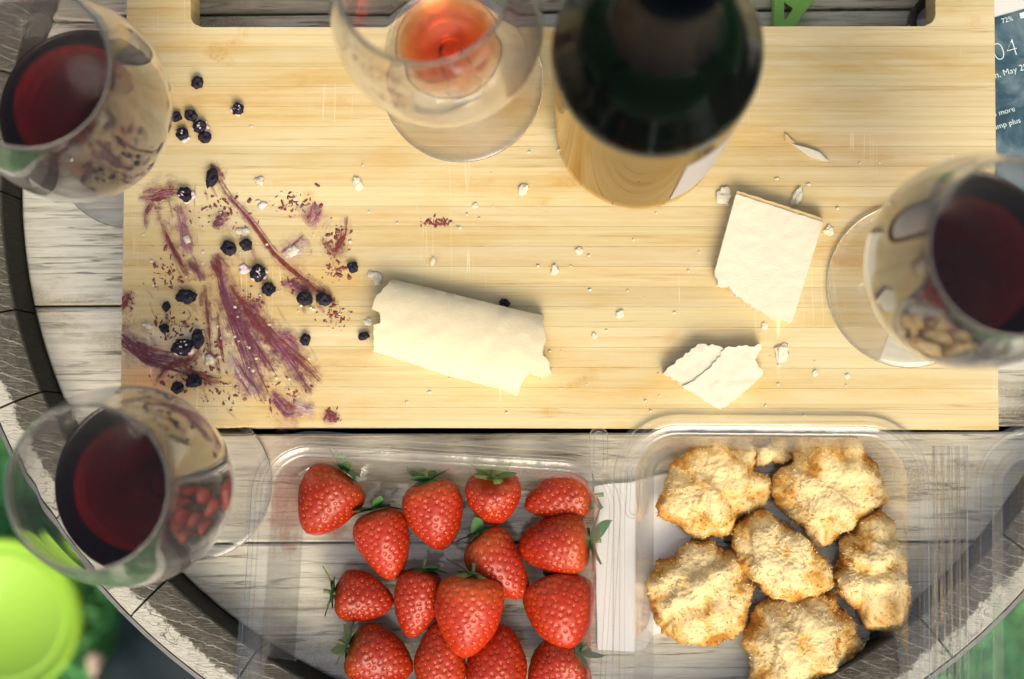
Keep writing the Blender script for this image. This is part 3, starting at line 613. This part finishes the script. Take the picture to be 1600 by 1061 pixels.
# ---------------------------------------------------------------- clear boxes
def rrect(w_, h_, r, n=10):
    out = []
    for cx, cy_, a in ((w_ / 2 - r, h_ / 2 - r, 0), (-w_ / 2 + r, h_ / 2 - r, 90), (-w_ / 2 + r, -h_ / 2 + r, 180), (w_ / 2 - r, -h_ / 2 + r, 270)):
        for i in range(n + 1): t = math.radians(a + 90 * i / n); out.append((cx + r * math.cos(t), cy_ + r * math.sin(t)))
    return out
def rings_mesh(rings, cap0=True):
    n = len(rings[0]); v = [q for r in rings for q in r]; f = []
    for k in range(len(rings) - 1):
        for i in range(n): j = (i + 1) % n; f.append((k * n + i, k * n + j, (k + 1) * n + j, (k + 1) * n + i))
    if cap0: f.append(tuple(range(n - 1, -1, -1)))
    return v, f
def sub_sides(ring, k=6):
    out = []; n = len(ring)
    for i in range(n):
        a, b = ring[i], ring[(i + 1) % n]; L = math.hypot(a[0] - b[0], a[1] - b[1]); m = max(1, int(L / .006))
        for s in range(m): out.append((a[0] + (b[0] - a[0]) * s / m, a[1] + (b[1] - a[1]) * s / m))
    return out
def tray(W, H, R, prof, flute=0):
    rings = []
    base = sub_sides(rrect(W, H, R)); n = len(base)
    nrm = []
    for i in range(n):
        a, b = base[i - 1], base[(i + 1) % n]; d = Vector((b[0] - a[0], b[1] - a[1])).normalized(); nrm.append((d.y, -d.x))
    for off, z in prof:
        rg = []
        for i, (x, y) in enumerate(base):
            fl = flute * math.sin(i * 2.1) * (1 if -.02 < off < -.003 and z < .034 else 0)
            o_ = off + fl; corner = abs(nrm[i][0]) > .05 and abs(nrm[i][1]) > .05
            rg.append((x + nrm[i][0] * o_, y + nrm[i][1] * o_, z))
        rings.append(rg)
    return rings_mesh(rings)
def box_profile(zf, zr, slope):
    return [(-slope - .004, zf), (-slope - .001, zf + .0006), (-slope, zf + .003), (-slope * .72, zf + (zr - zf) * .33), (-slope * .66, zf + (zr - zf) * .36), (-slope * .40, zf + (zr - zf) * .66), (-slope * .34, zf + (zr - zf) * .69), (-.0028, zr - .002), (-.0020, zr - .0004), (-.0008, zr), (.0020, zr + .0001), (.0022, zr + .0003), (.0025, zr + .0022), (.0029, zr + .0025), (.0040, zr + .0025), (.0044, zr + .0022), (.0047, zr + .0003), (.0049, zr + .0001), (.0068, zr), (.0071, zr - .0003), (.0074, zr - .0045), (.0077, zr - .0049), (.0096, zr - .005)]
# strawberry box
SZ = .040; tl = P(421, 702, SZ); ang = -.060; SW, SH = .1555, .150
ex, ey = Vector((math.cos(ang), math.sin(ang))), Vector((math.sin(ang), -math.cos(ang)))
cen = tl.xy + ex * SW / 2 + ey * SH / 2
sb = thing('strawberry_box', 'clear plastic box holding red strawberries, left of the coconut cookies', 'plastic box', (cen.x, cen.y, 0), (0, 0, ang))
v, f = tray(SW, SH, .020, box_profile(.0012, SZ, .012), 0); autosmooth(mk('tray', v, f, PLASTAIN, sb), 50)
def tab(parent, x0, x1, y0, y1, z, name='locking_tab'):
    r = rrect(x1 - x0, y1 - y0, min(.004, (x1 - x0) / 2 - .0005), 6); cx, cy_ = (x0 + x1) / 2, (y0 + y1) / 2
    rg = [[(a * s + cx, b * s2 + cy_, z + dz) for a, b in r] for s, s2, dz in ((1, 1, 0), (.9, .97, .0012), (.55, .85, .0012), (.45, .82, 0))]
    v, f = rings_mesh(rg, False); f.append(tuple(range(3 * len(r), 4 * len(r)))); return autosmooth(mk(name, v, f, PLAS, parent), 50)
tab(sb, SW / 2 + .0095, SW / 2 + .0175, SH / 2 - .022, SH / 2 + .004, SZ - .006)
# cookie box with its lid swung open to the right
KZ = .0475; tl = P(985, 672, KZ); ang = -.008; KW, KH = .128, .150
ex, ey = Vector((math.cos(ang), math.sin(ang))), Vector((math.sin(ang), -math.cos(ang)))
cen = tl.xy + ex * KW / 2 + ey * KH / 2
kb = thing('cookie_box', 'clear plastic clamshell of coconut cookies with its lid open to the right', 'plastic box', (cen.x, cen.y, 0), (0, 0, ang))
v, f = tray(KW, KH, .022, box_profile(.0040, KZ, .012), 0); autosmooth(mk('tray', v, f, PLAS, kb), 50)
HP = [0, .1, .45, .9, 1, .9, .45, .1, 0]; v = []; f = []; xs_ = np.linspace(KW / 2 + .0090, KW / 2 + .0268, 47); hy = KH / 2 - .006
for i, x in enumerate(xs_):
    z = KZ - .0052 + 0.0030 * HP[i % 9] * (1 + .4 * math.sin(i * .7)) - .001 * math.sin(i / 46 * math.pi)
    for y in np.linspace(-hy, hy, 14): v.append((x, y, z + .0003 * math.sin(y * 60 + i)))
for i in range(46):
    for j in range(13): f.append((i * 14 + j, (i + 1) * 14 + j, (i + 1) * 14 + j + 1, i * 14 + j + 1))
autosmooth(mk('hinge', v, f, PLAS, kb), 40)
v, f = tray(.128, KH, .022, [(q[0], KZ - .0052 - (q[1] - .018) * .9) for q in [(-.022, .0183), (-.017, .018), (-.0155, .0200), (-.012, .0262), (-.0095, .0267), (-.0045, .0215), (-.003, .0183)]] + [(-.0008, KZ - .0052), (.0022, KZ - .0051), (.0027, KZ - .0039), (.0040, KZ - .0036), (.0049, KZ - .0051), (.0066, KZ - .0052)])
lid = autosmooth(mk('lid', v, f, PLAS, kb, loc=(KW / 2 + .0335 + .064, -.002, 0)), 50)
tab(kb, -KW / 2 - .0185, -KW / 2 - .0100, KH / 2 - .020, KH / 2 + .001, KZ - .006)
# paper napkin under the cookie box
def zn(x, y):
    a = P(985, 900, .003); d = (x - a.x); return .0018 + .0016 * math.exp(-(d / .004) ** 2) + .0004 * math.sin(y * 90 + x * 60) + .0005
poly = pp([(928, 760), (950, 756), (985, 754), (1010, 747), (1040, 740), (1078, 741), (1080, 860), (1078, 985), (1045, 985), (1022, 992), (1008, 1012), (998, 1018), (934, 1016)], .003)
v, f = slab(poly, zn, .0004, .004, .0001); meta(autosmooth(mk('napkin', v, f, PAPER), 50), 'white paper napkin under the left side of the cookie box', 'napkin')

# ---------------------------------------------------------------- strawberries
T_ = [0, .03, .08, .16, .3, .46, .62, .76, .87, .95, .985, 1.0]; R_ = [0, .20, .36, .53, .75, .91, .99, 1.0, .93, .72, .45, 0]
def strawberry(lab, calyx, tip, width, zc_, tilt, tone=(1, 1, 1), leaves=8, fat=1.0, pale=False, bend=0.0, seed=0, leafscale=1.0):
    rnd = random.Random(seed * 13 + 5)
    cpx = ((calyx[0] + tip[0]) / 2, (calyx[1] + tip[1]) / 2); C = P(*cpx, zc_); a, b = P(*calyx, zc_), P(*tip, zc_)
    d = (a - b); Lxy = d.length; L = max(Lxy / max(.35, math.cos(tilt)), width / 3250 * .9); W = width / 3250 / 2
    d = Vector((d.x / Lxy * math.cos(tilt), d.y / Lxy * math.cos(tilt), math.sin(tilt)))
    t = thing('strawberry', lab, 'strawberry', C, d.to_track_quat('Z', 'Y').to_euler(), 'strawberries in the clear box')
    m, n = 100, 140; tt = np.linspace(0, 1, m + 1) ** .94
    tf = np.linspace(0, 1, 400); rf = np.interp(tf, T_, R_); rf = np.convolve(np.pad(rf, 9, mode='edge'), np.ones(19) / 19, 'valid') * np.sqrt(np.clip(np.minimum(tf, 1 - tf) * 30, 0, 1)); rr = np.interp(tt, tf, rf)
    ph = np.linspace(0, 2 * math.pi, n + 1)[:-1]
    lo = np.array([[1 + .07 * mn.noise(Vector((1.3 * math.cos(p), 1.3 * math.sin(p), 3 * q + seed * 7))) for p in ph] for q in tt])
    X = np.stack([W * rr[:, None] * np.cos(ph) * lo * fat + bend * W * np.sin(tt * math.pi)[:, None], W * rr[:, None] * np.sin(ph) * lo, np.repeat(((tt - .5) * L)[:, None], n, 1)], -1)
    # seeds spread along a spiral
    S = []; K = int(230 * (W / .016) ** 1.1)
    cum = np.cumsum(rf + .02); cum /= cum[-1]
    for k in range(K):
        q = float(np.interp((k + .5) / K * .985, cum, tf)); p = (k * 2.39996 + rnd.uniform(-.1, .1)) % (2 * math.pi)
        if q > .965: continue
        i = int(np.argmin(abs(tt - q))); j = int(p / (2 * math.pi) * n) % n; S.append((i, j))
    du = np.roll(X, -1, 1) - np.roll(X, 1, 1); dv = np.gradient(X, axis=0); N = np.cross(du, dv); N /= (np.linalg.norm(N, axis=-1, keepdims=True) + 1e-12)
    flat = X.reshape(-1, 3); SP = np.array([X[i, j] for i, j in S]); dm = np.full(len(flat), 1e9)
    for s in SP: dm = np.minimum(dm, ((flat - s) ** 2).sum(1))
    disp = -.00060 * np.exp(-dm / (2 * .00060 ** 2)) + .0001
    Y = flat + N.reshape(-1, 3) * disp[:, None]
    f = [(i * n + j, i * n + (j + 1) % n, (i + 1) * n + (j + 1) % n, (i + 1) * n + j) for i in range(m) for j in range(n)]
    mk('flesh', Y, f, STRAW, t, col=(*tone, 1))
    mb = MB(); oc = [(1, 0, 0), (-1, 0, 0), (0, 1, 0), (0, -1, 0), (0, 0, 1), (0, 0, -1)]; of = [(0, 2, 4), (2, 1, 4), (1, 3, 4), (3, 0, 4), (2, 0, 5), (1, 2, 5), (3, 1, 5), (0, 3, 5)]
    for i, j in S:
        nn = Vector(N[i, j]); up = Vector((0, 0, 1)) - nn * nn.z; up = up.normalized() if up.length > 1e-4 else Vector((1, 0, 0)); sd = nn.cross(up); c = Vector(X[i, j]) - nn * .00048
        mb.add([tuple(c + sd * a * .00040 + up * b * .00068 + nn * g * .00030) for a, b, g in oc], of)
    mb.build('seeds', SEED, t)
    for k in range(leaves):                              # sepals, one by one
        an = 2 * math.pi * k / leaves + rnd.uniform(-.25, .25); ln = W * rnd.uniform(.6, .95) * leafscale; wd = ln * rnd.uniform(.28, .42); v, f = [], []; nL = 7; curl = rnd.choice((rnd.uniform(-.25, .15), rnd.uniform(.7, 1.3), rnd.uniform(.3, .8)))
        for i in range(nL + 1):
            s = i / nL; hw = wd * math.sin(math.pi * min(1, s * .86 + .14)) ** .8 if i < nL else 0; r = W * .1 + ln * s; z = L * .5 - .0008 + .0012 - W * .35 * s * s * (1 - curl) + ln * curl * .55 * s
            for q in (-1, 0, 1): v.append((r, hw * q, z + (.0006 if q == 0 else .0)))
        for i in range(nL):
            for q in range(2): f.append((i * 3 + q, i * 3 + q + 1, (i + 1) * 3 + q + 1, (i + 1) * 3 + q))
        o = mk('sepal', v, f, LEAF2 if (pale and k % 2) else LEAF, t, rot=(0, 0, an)); o.location = (bend * W * 0, 0, 0)
        o.data.polygons.foreach_set('use_smooth', [True] * len(f))
    v, f = lathe([(.0011, L * .5 - .002), (.0009, L * .5 + .003), (.0011, L * .5 + .0055), (0, L * .5 + .0056)], 10); mk('stalk', v, f, LEAF2, t)
B = [('strawberry alone in the upper left corner, with a brownish side', (538, 738), (479, 834), 98, .021, .0, (.78, .8, .8), 6, 1, 0), ('strawberry pointing down, second from the left in the upper row', (586, 797), (617, 907), 84, .020, .0, (1, 1, 1), 7, 1, 0), ('heart shaped strawberry in the top row, left of the leafy one', (668, 752), (692, 860), 92, .022, .0, (1, 1, 1), 7, 1, 0),
     ('strawberry showing its pale green leaves to the camera in the top row', (771, 745), (772, 818), 85, .021, .55, (.95, .95, .95), 8, 1, 1), ('lying plump strawberry without leaves in the upper right corner', (925, 775), (818, 790), 72, .019, .0, (.85, .9, .9), 3, 1, 0), ('strawberry pointing left against the right wall, leaves at the wall', (921, 846), (808, 856), 98, .021, .1, (.95, .95, .95), 9, 1, 1),
     ('slanted slim strawberry pointing to the lower right, behind the big one', (748, 834), (822, 934), 82, .021, .0, (.95, .95, .95), 7, 1, 0), ('round orange shouldered strawberry at the right wall', (868, 908), (888, 1012), 108, .023, -.45, (1.08, 1.2, 1.1), 4, 1, 0), ('small strawberry pointing right with dry curled leaves', (524, 926), (616, 942), 80, .018, .05, (.8, .8, .8), 9, 1, 1),
     ('narrow shiny strawberry between the curled leaf one and the big one', (662, 891), (641, 997), 74, .022, .0, (.9, .9, .9), 6, 1, 0), ('biggest front strawberry lying on top of the others, pointing down', (739, 898), (724, 1029), 103, .031, .0, (1.08, 1.1, 1.0), 8, 1, 1), ('strawberry at the lower left with broad yellowish leaves', (546, 1008), (645, 1050), 92, .019, .1, (.8, .8, .8), 8, 1, 1),
     ('strawberry pointing up with an orange side, below the narrow one', (686, 1075), (692, 966), 80, .020, .0, (1, 1.3, 1.1), 4, 1, 0), ('strawberry below and right of the biggest one', (770, 1085), (786, 974), 92, .021, .0, (.95, .95, .95), 4, 1, 0), ('strawberry at the bottom right with a leaf at the wall', (905, 1018), (830, 1078), 96, .020, .0, (.85, .85, .85), 7, 1, 0)]
for i, (lab, c, tp, wd, z, tl_, tn, lv, ft, pl) in enumerate(B): strawberry(lab, c, tp, wd, z, tl_, tn, lv, ft, bool(pl), seed=i, bend=.16 if i in (4, 6) else 0, leafscale=1.0)

# ---------------------------------------------------------------- coconut cookies
def cookie(lab, outline, h, sx, ox, oy, seed, z0=.0048, cut=False):
    pts = [np.array(P(ox + a / sx, oy + b / sx, z0 + h * .4).xy) for a, b in outline]; c = np.mean(pts, 0); th_ = np.array([math.atan2(*(q - c)[::-1]) for q in pts]); rd = np.array([np.linalg.norm(q - c) for q in pts])
    o_ = np.argsort(th_); th_, rd = th_[o_], rd[o_]; th_ = np.concatenate([th_ - 2 * math.pi, th_, th_ + 2 * math.pi]); rd = np.tile(rd, 3)
    t = thing('coconut_cookie', lab, 'cookie', (c[0], c[1], z0), group='coconut cookies in the clear box')
    m, n = 64, 190; v = []; tone = []; rot = seed * 1.9; Rm = float(np.mean(rd))
    cb, ce, cg = np.array((.43, .18, .03)), np.array((.74, .58, .31)), np.array((.63, .39, .11))
    e = .40 if cut else .62; rows = [(q, h * (.30 + .70 * (1 - q ** 2.2) ** e)) for q in np.linspace(0, .93, 56)] + [(math.sin(a) ** .35, h * (.30 + .70 * (1 - min(1, math.sin(a) ** .35) ** 2.2) ** e)) for a in np.linspace(1.05, 1.5707, 9)] + [(.985, h * .2), (.93, h * .08), (.86, 0), (.4, 0), (0, 0)]; m = len(rows) - 1
    for i, (rho, z) in enumerate(rows):
        u = i / m
        for j in range(n):
            p = 2 * math.pi * j / n; R = float(np.interp(p if p < math.pi else p - 2 * math.pi, th_, rd)); R *= 1 + .05 * mn.noise(Vector((p * 4, seed, 0))) + .035 * mn.noise(Vector((p * 11, seed, 5))); R = Rm + (R - Rm) * min(1, rho) ** (1.3 if cut else 2.6); x, y = R * rho * math.cos(p), R * rho * math.sin(p)
            g = Vector((x + seed * .31, y, z * .6)); rx = x * math.cos(rot) + y * math.sin(rot); ry = -x * math.sin(rot) + y * math.cos(rot)
            wob = mn.noise(g * 55) * .9; rid = math.sin(ry * 400 + wob * 3.6 + seed)       # piped ridges
            n1 = mn.fractal(g * 95, 1.1, 2.1, 3); n2 = mn.fractal(g * 700, .8, 2.0, 3)
            d = .0014 * rid * (1 - rho ** 6) + .0027 * n1 + .00045 * n2; q = Vector((math.cos(p) * rho, math.sin(p) * rho, max(.25, 1 - rho))).normalized()
            if z < h * .25: d *= .3
            v.append((x + q.x * d, y + q.y * d, max(0, z + q.z * d)))
            b = .26 * (.5 - .5 * rid) + .60 * rho ** 4 + .70 * (mn.fractal(g * 95 + Vector((9, 2, 1)), .9, 2, 4)) + .30 * n2 - .08; b = min(1, max(0, b)); b = b * b * (3 - 2 * b)
            cc = ce * (1 - min(1, b * 1.7)) + cg * min(1, b * 1.7) if b < .588 else cg * (1 - (b - .588) / .412) + cb * ((b - .588) / .412)
            tone.append((*cc, 1))
    f = [(i * n + j, (i + 1) * n + j, (i + 1) * n + (j + 1) % n, i * n + (j + 1) % n) for i in range(m) for j in range(n)]
    o = mk('cookie_body', v, f, COOKIE, t); o.data.color_attributes.new('tone', 'FLOAT_COLOR', 'POINT').data.foreach_set('color', np.array(tone, 'f').ravel())
    mb = MB(); tn2 = []; rnd = random.Random(seed)
    for k in range(int(900 * (np.mean(rd) / .025) ** 2)):   # coconut shreds
        i = int(min(m - 7, 20 + (m - 26) * rnd.random() ** .55)); j = rnd.randrange(n); q = Vector(v[i * n + j]); cc = tone[i * n + j]; dd = Vector((rnd.gauss(0, 1), rnd.gauss(0, 1), rnd.gauss(0, .6))).normalized(); sd = dd.cross(Vector((rnd.gauss(0, 1), rnd.gauss(0, 1), 1))).normalized()
        L, W = rnd.uniform(.0009, .0027), rnd.uniform(.0002, .00045); up = dd.cross(sd) * W * .5; e = q + dd * L * .5 + Vector((0, 0, .0003)); s = q - dd * L * .5
        mb.add([s - sd * W, s + sd * W, e + sd * W * .5, e - sd * W * .5, (s + e) / 2 + up], [(0, 1, 4), (1, 2, 4), (2, 3, 4), (3, 0, 4), (3, 2, 1, 0)]); kx = rnd.uniform(.85, 1.12); tn2 += [(min(.9, cc[0] * kx), min(.85, cc[1] * kx), min(.7, cc[2] * kx), 1)] * 5
    o = mb.build('coconut_shreds', COOKIE, t, smooth=False); o['kind'] = 'stuff'; o.data.color_attributes.new('tone', 'FLOAT_COLOR', 'POINT').data.foreach_set('color', np.array(tn2, 'f').ravel())
OA = [(480, 120), (540, 110), (600, 150), (690, 155), (710, 240), (760, 290), (740, 390), (640, 410), (620, 490), (560, 510), (450, 505), (400, 460), (340, 420), (320, 370), (350, 320), (365, 240), (400, 190), (450, 165)]
OE = [(440, 520), (540, 515), (560, 545), (640, 560), (660, 660), (700, 720), (660, 850), (600, 900), (500, 945), (400, 915), (310, 850), (295, 790), (285, 700), (320, 600), (390, 585), (420, 540)]
OB = [(240, 110), (330, 120), (480, 115), (490, 190), (550, 230), (545, 300), (570, 360), (520, 410), (430, 470), (330, 520), (290, 540), (260, 500), (230, 450), (180, 420), (135, 370), (130, 240), (200, 210), (215, 150)]
OC = [(90, 400), (150, 440), (200, 490), (280, 550), (340, 610), (365, 680), (310, 715), (240, 740), (150, 745), (60, 690), (20, 640), (-10, 600), (-40, 520), (-30, 440), (20, 410)]
OD = [(540, 395), (590, 450), (615, 540), (640, 660), (640, 850), (570, 885), (490, 850), (450, 790), (390, 720), (370, 640), (390, 570), (400, 500), (450, 440)]
OF = [(150, 740), (260, 720), (360, 715), (390, 780), (450, 830), (475, 960), (400, 1040), (380, 1080), (330, 1130), (150, 1150), (50, 1120), (30, 990), (10, 900), (40, 800), (100, 760)]
OG = [(60, 150), (110, 130), (200, 130), (210, 190), (120, 190), (60, 220)]
cookie('whole coconut cookie in the upper left of the cookie box', OA, .026, 2.52, 900, 640, 1); cookie('whole coconut cookie in the lower left, beside the napkin', OE, .025, 2.52, 900, 640, 2)
cookie('whole coconut cookie in the upper right of the cookie box', OB, .026, 2.52, 1160, 640, 3); cookie('half coconut cookie lying slanted in the middle, over its neighbours', OC, .024, 2.52, 1160, 640, 4, .010, True)
cookie('half coconut cookie against the right wall, flat cut side right', OD, .027, 2.52, 1160, 640, 5, .006, True); cookie('coconut cookie cut by the bottom of the picture', OF, .026, 2.52, 1160, 640, 6)
cookie('small coconut cookie fragment between the two upper cookies', OG, .010, 2.52, 1160, 640, 7)

# ---------------------------------------------------------------- phone under the right edge of the board
pc = P(1600, 14, .008); pa = math.radians(16)
ph = thing('phone', 'white smartphone with lit lock screen, half under the right edge of the board', 'phone', (0, 0, 0), (0, 0, pa))
PW, PL = .064, .128
loc = Vector((pc.x, pc.y)) - Vector((math.cos(pa), math.sin(pa))) * (.0265) - Vector((-math.sin(pa), math.cos(pa))) * (.0545)
ph.location = (loc.x, loc.y, .0006)
v, f = prism(rrect(PW, PL, .008, 8), 0, .0075, .0009); autosmooth(mk('phone_body', v, f, WHITEPL, ph), 40)
v, f = prism([(-.0285, -.0520), (.0285, -.0520), (.0285, .0545), (-.0285, .0545)], .00752, .0078, .0001); mk('screen', v, f, SCREEN, ph, smooth=False)
def text(s, x, y, size, parent, mat, z, name='text', align='LEFT', thin=.012):
    c = bpy.data.curves.new(name, 'FONT'); c.body = s; c.size = size; c.align_x = align; c.extrude = .00002; c.offset = -size * thin; tmp = bpy.data.objects.new(name, c); COL.objects.link(tmp)
    dg = bpy.context.evaluated_depsgraph_get(); me = bpy.data.meshes.new_from_object(tmp.evaluated_get(dg)); bpy.data.objects.remove(tmp); me.materials.clear(); me.materials.append(mat)
    return link(name, me, parent, loc=(x, y, z))
text('72%', .0143, .0506, .0034, ph, TXT, .00785, 'battery_text')
v, f = prism([(.0236, .0504), (.0276, .0504), (.0276, .0530), (.0236, .0530)], .00785, .00788, .00001); mk('battery_icon', v, f, TXT, ph, smooth=False)
text('04', .0056, .0338, .0128, ph, TXT, .00785, 'clock_text', thin=.034); text('Sun, May 29', -.0005, .0262, .0042, ph, TXT, .00785, 'date_text'); text('Swipe too more', -.016, .0085, .0037, ph, TXT, .00785, 'notice_text'); text('on camp plus', -.0105, .0025, .0037, ph, TXT, .00785, 'notice_text')

# ---------------------------------------------------------------- things seen through the handle slot
gt = thing('green_tool', 'lime green plastic tool with triangular cutouts, seen through the board\'s slot', 'tool')
def ringpoly(outer, hole, z0, z1):
    r = delaunay_2d_cdt([Vector(q) for q in outer] + [Vector(q) for h in hole for q in h], [], [list(range(len(outer)))] + [], 1, 1e-7)
    k = len(outer); holes = []; e = []
    for h in hole: e += [(k + i, k + (i + 1) % len(h)) for i in range(len(h))]; holes.append(list(range(k, k + len(h)))); k += len(h)
    pts = [Vector(q) for q in outer] + [Vector(q) for h in hole for q in h]
    r = delaunay_2d_cdt(pts, e, [list(range(len(outer)))] , 1, 1e-7); V, T = r[0], r[2]
    def inh(c):
        for h in hole:
            ins = False
            for i in range(len(h)):
                a, b = h[i], h[(i + 1) % len(h)]
                if (a[1] > c.y) != (b[1] > c.y) and c.x < (b[0] - a[0]) * (c.y - a[1]) / (b[1] - a[1]) + a[0]: ins = not ins
            if ins: return True
        return False
    T = [t for t in T if not inh(sum((V[i] for i in t), Vector((0, 0))) / len(t))]; n = len(V)
    v = [(q.x, q.y, z1) for q in V] + [(q.x, q.y, z0) for q in V]; f = [tuple(t) for t in T] + [tuple(i + n for i in reversed(t)) for t in T]; ed = {}
    for t in T:
        for i in range(len(t)): a, b = t[i], t[(i + 1) % len(t)]; ed[(a, b)] = 1
    for a, b in ed:
        if (b, a) not in ed: f.append((b, a, a + n, b + n))
    return v, f
zt = .006
outer = pp([(1207, 50), (1240, 48), (1252, 26), (1272, 0), (1300, -45), (1296, -60), (1210, -60), (1207, -40)], zt); h1 = pp([(1225, 3), (1239, 13), (1229, 29), (1225, 30)], zt); h2 = pp([(1240, -40), (1270, -40), (1250, -2), (1243, -4)], zt)
v, f = ringpoly(outer, [h1, h2], .0006, zt); autosmooth(mk('tool_body', v, f, GREENPL, gt, smooth=False), 30)
v, f = slab(pp([(1209, 48), (1216, 48), (1217, -60), (1211, -60)], zt), lambda x, y: zt + .0012, zt, .004, 0); autosmooth(mk('raised_rib', v, f, GREENPL, gt), 40)
q = P(1469, 31, .012)
cp = thing('bottle_cap', 'dark screw cap lying upside down with white liner, at the slot\'s right end', 'bottle cap', (q.x, q.y, .0003))
v, f = lathe([(0, 0), (.0128, 0), (.0139, .0012), (.0139, .011), (.0136, .0125), (.0122, .0125), (.0112, .0115), (.0106, .0065), (.0100, .0022), (0, .0022)], 64); autosmooth(mk('cap_body', v, f, CAPM, cp), 45)
v, f = lathe([(0, .0034), (.0095, .0034), (.0098, .0030), (.0098, .0024)], 48); mk('liner', v, f, WHITEPL, cp)

# ---------------------------------------------------------------- on the lawn
q = P(0, 965, gz + .09); R0 = .0705
bk = thing('bucket', 'lime green plastic bucket with a rim lid, on the grass at the lower left', 'bucket', (q.x, q.y, gz + .001))
v, f = lathe([(0, 0), (R0 * .78, 0), (R0 * .82, .004), (R0 * .95, .080), (0, .0801)], 72); autosmooth(mk('bucket_body', v, f, LIME, bk), 40)
v, f = lathe([(R0 * .955, .074), (R0, .074), (R0 * 1.01, .080), (R0 * 1.0, .0895), (R0 * .965, .0915), (R0 * .93, .0895), (R0 * .90, .0835), (R0 * .84, .0825), (R0 * .82, .0845), (R0 * .78, .0845), (R0 * .76, .0825), (0, .0835)], 72); autosmooth(mk('bucket_lid', v, f, LIME, bk), 60)
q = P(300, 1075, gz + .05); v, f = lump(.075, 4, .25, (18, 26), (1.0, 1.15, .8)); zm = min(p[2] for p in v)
meta(mk('dark_filler', v, f, NAVY, loc=(q.x, q.y, gz - zm * .97), rot=(0, 0, .5)), 'dark navy cloth bag on the grass below the barrel\'s lower left edge', 'filler')  # dark rounded mass added to fill the dark area below the barrel's edge
q = P(155, 1040, gz + .03); v, f = lump(.012, 9, .3, (8, 12), (.75, 1.25, .16)); meta(mk('fallen_petal', v, f, PETAL, loc=(q.x, q.y, gz + .036), rot=(.3, .2, .3)), 'pale pink fallen petal on the grass right of the green bucket', 'petal')
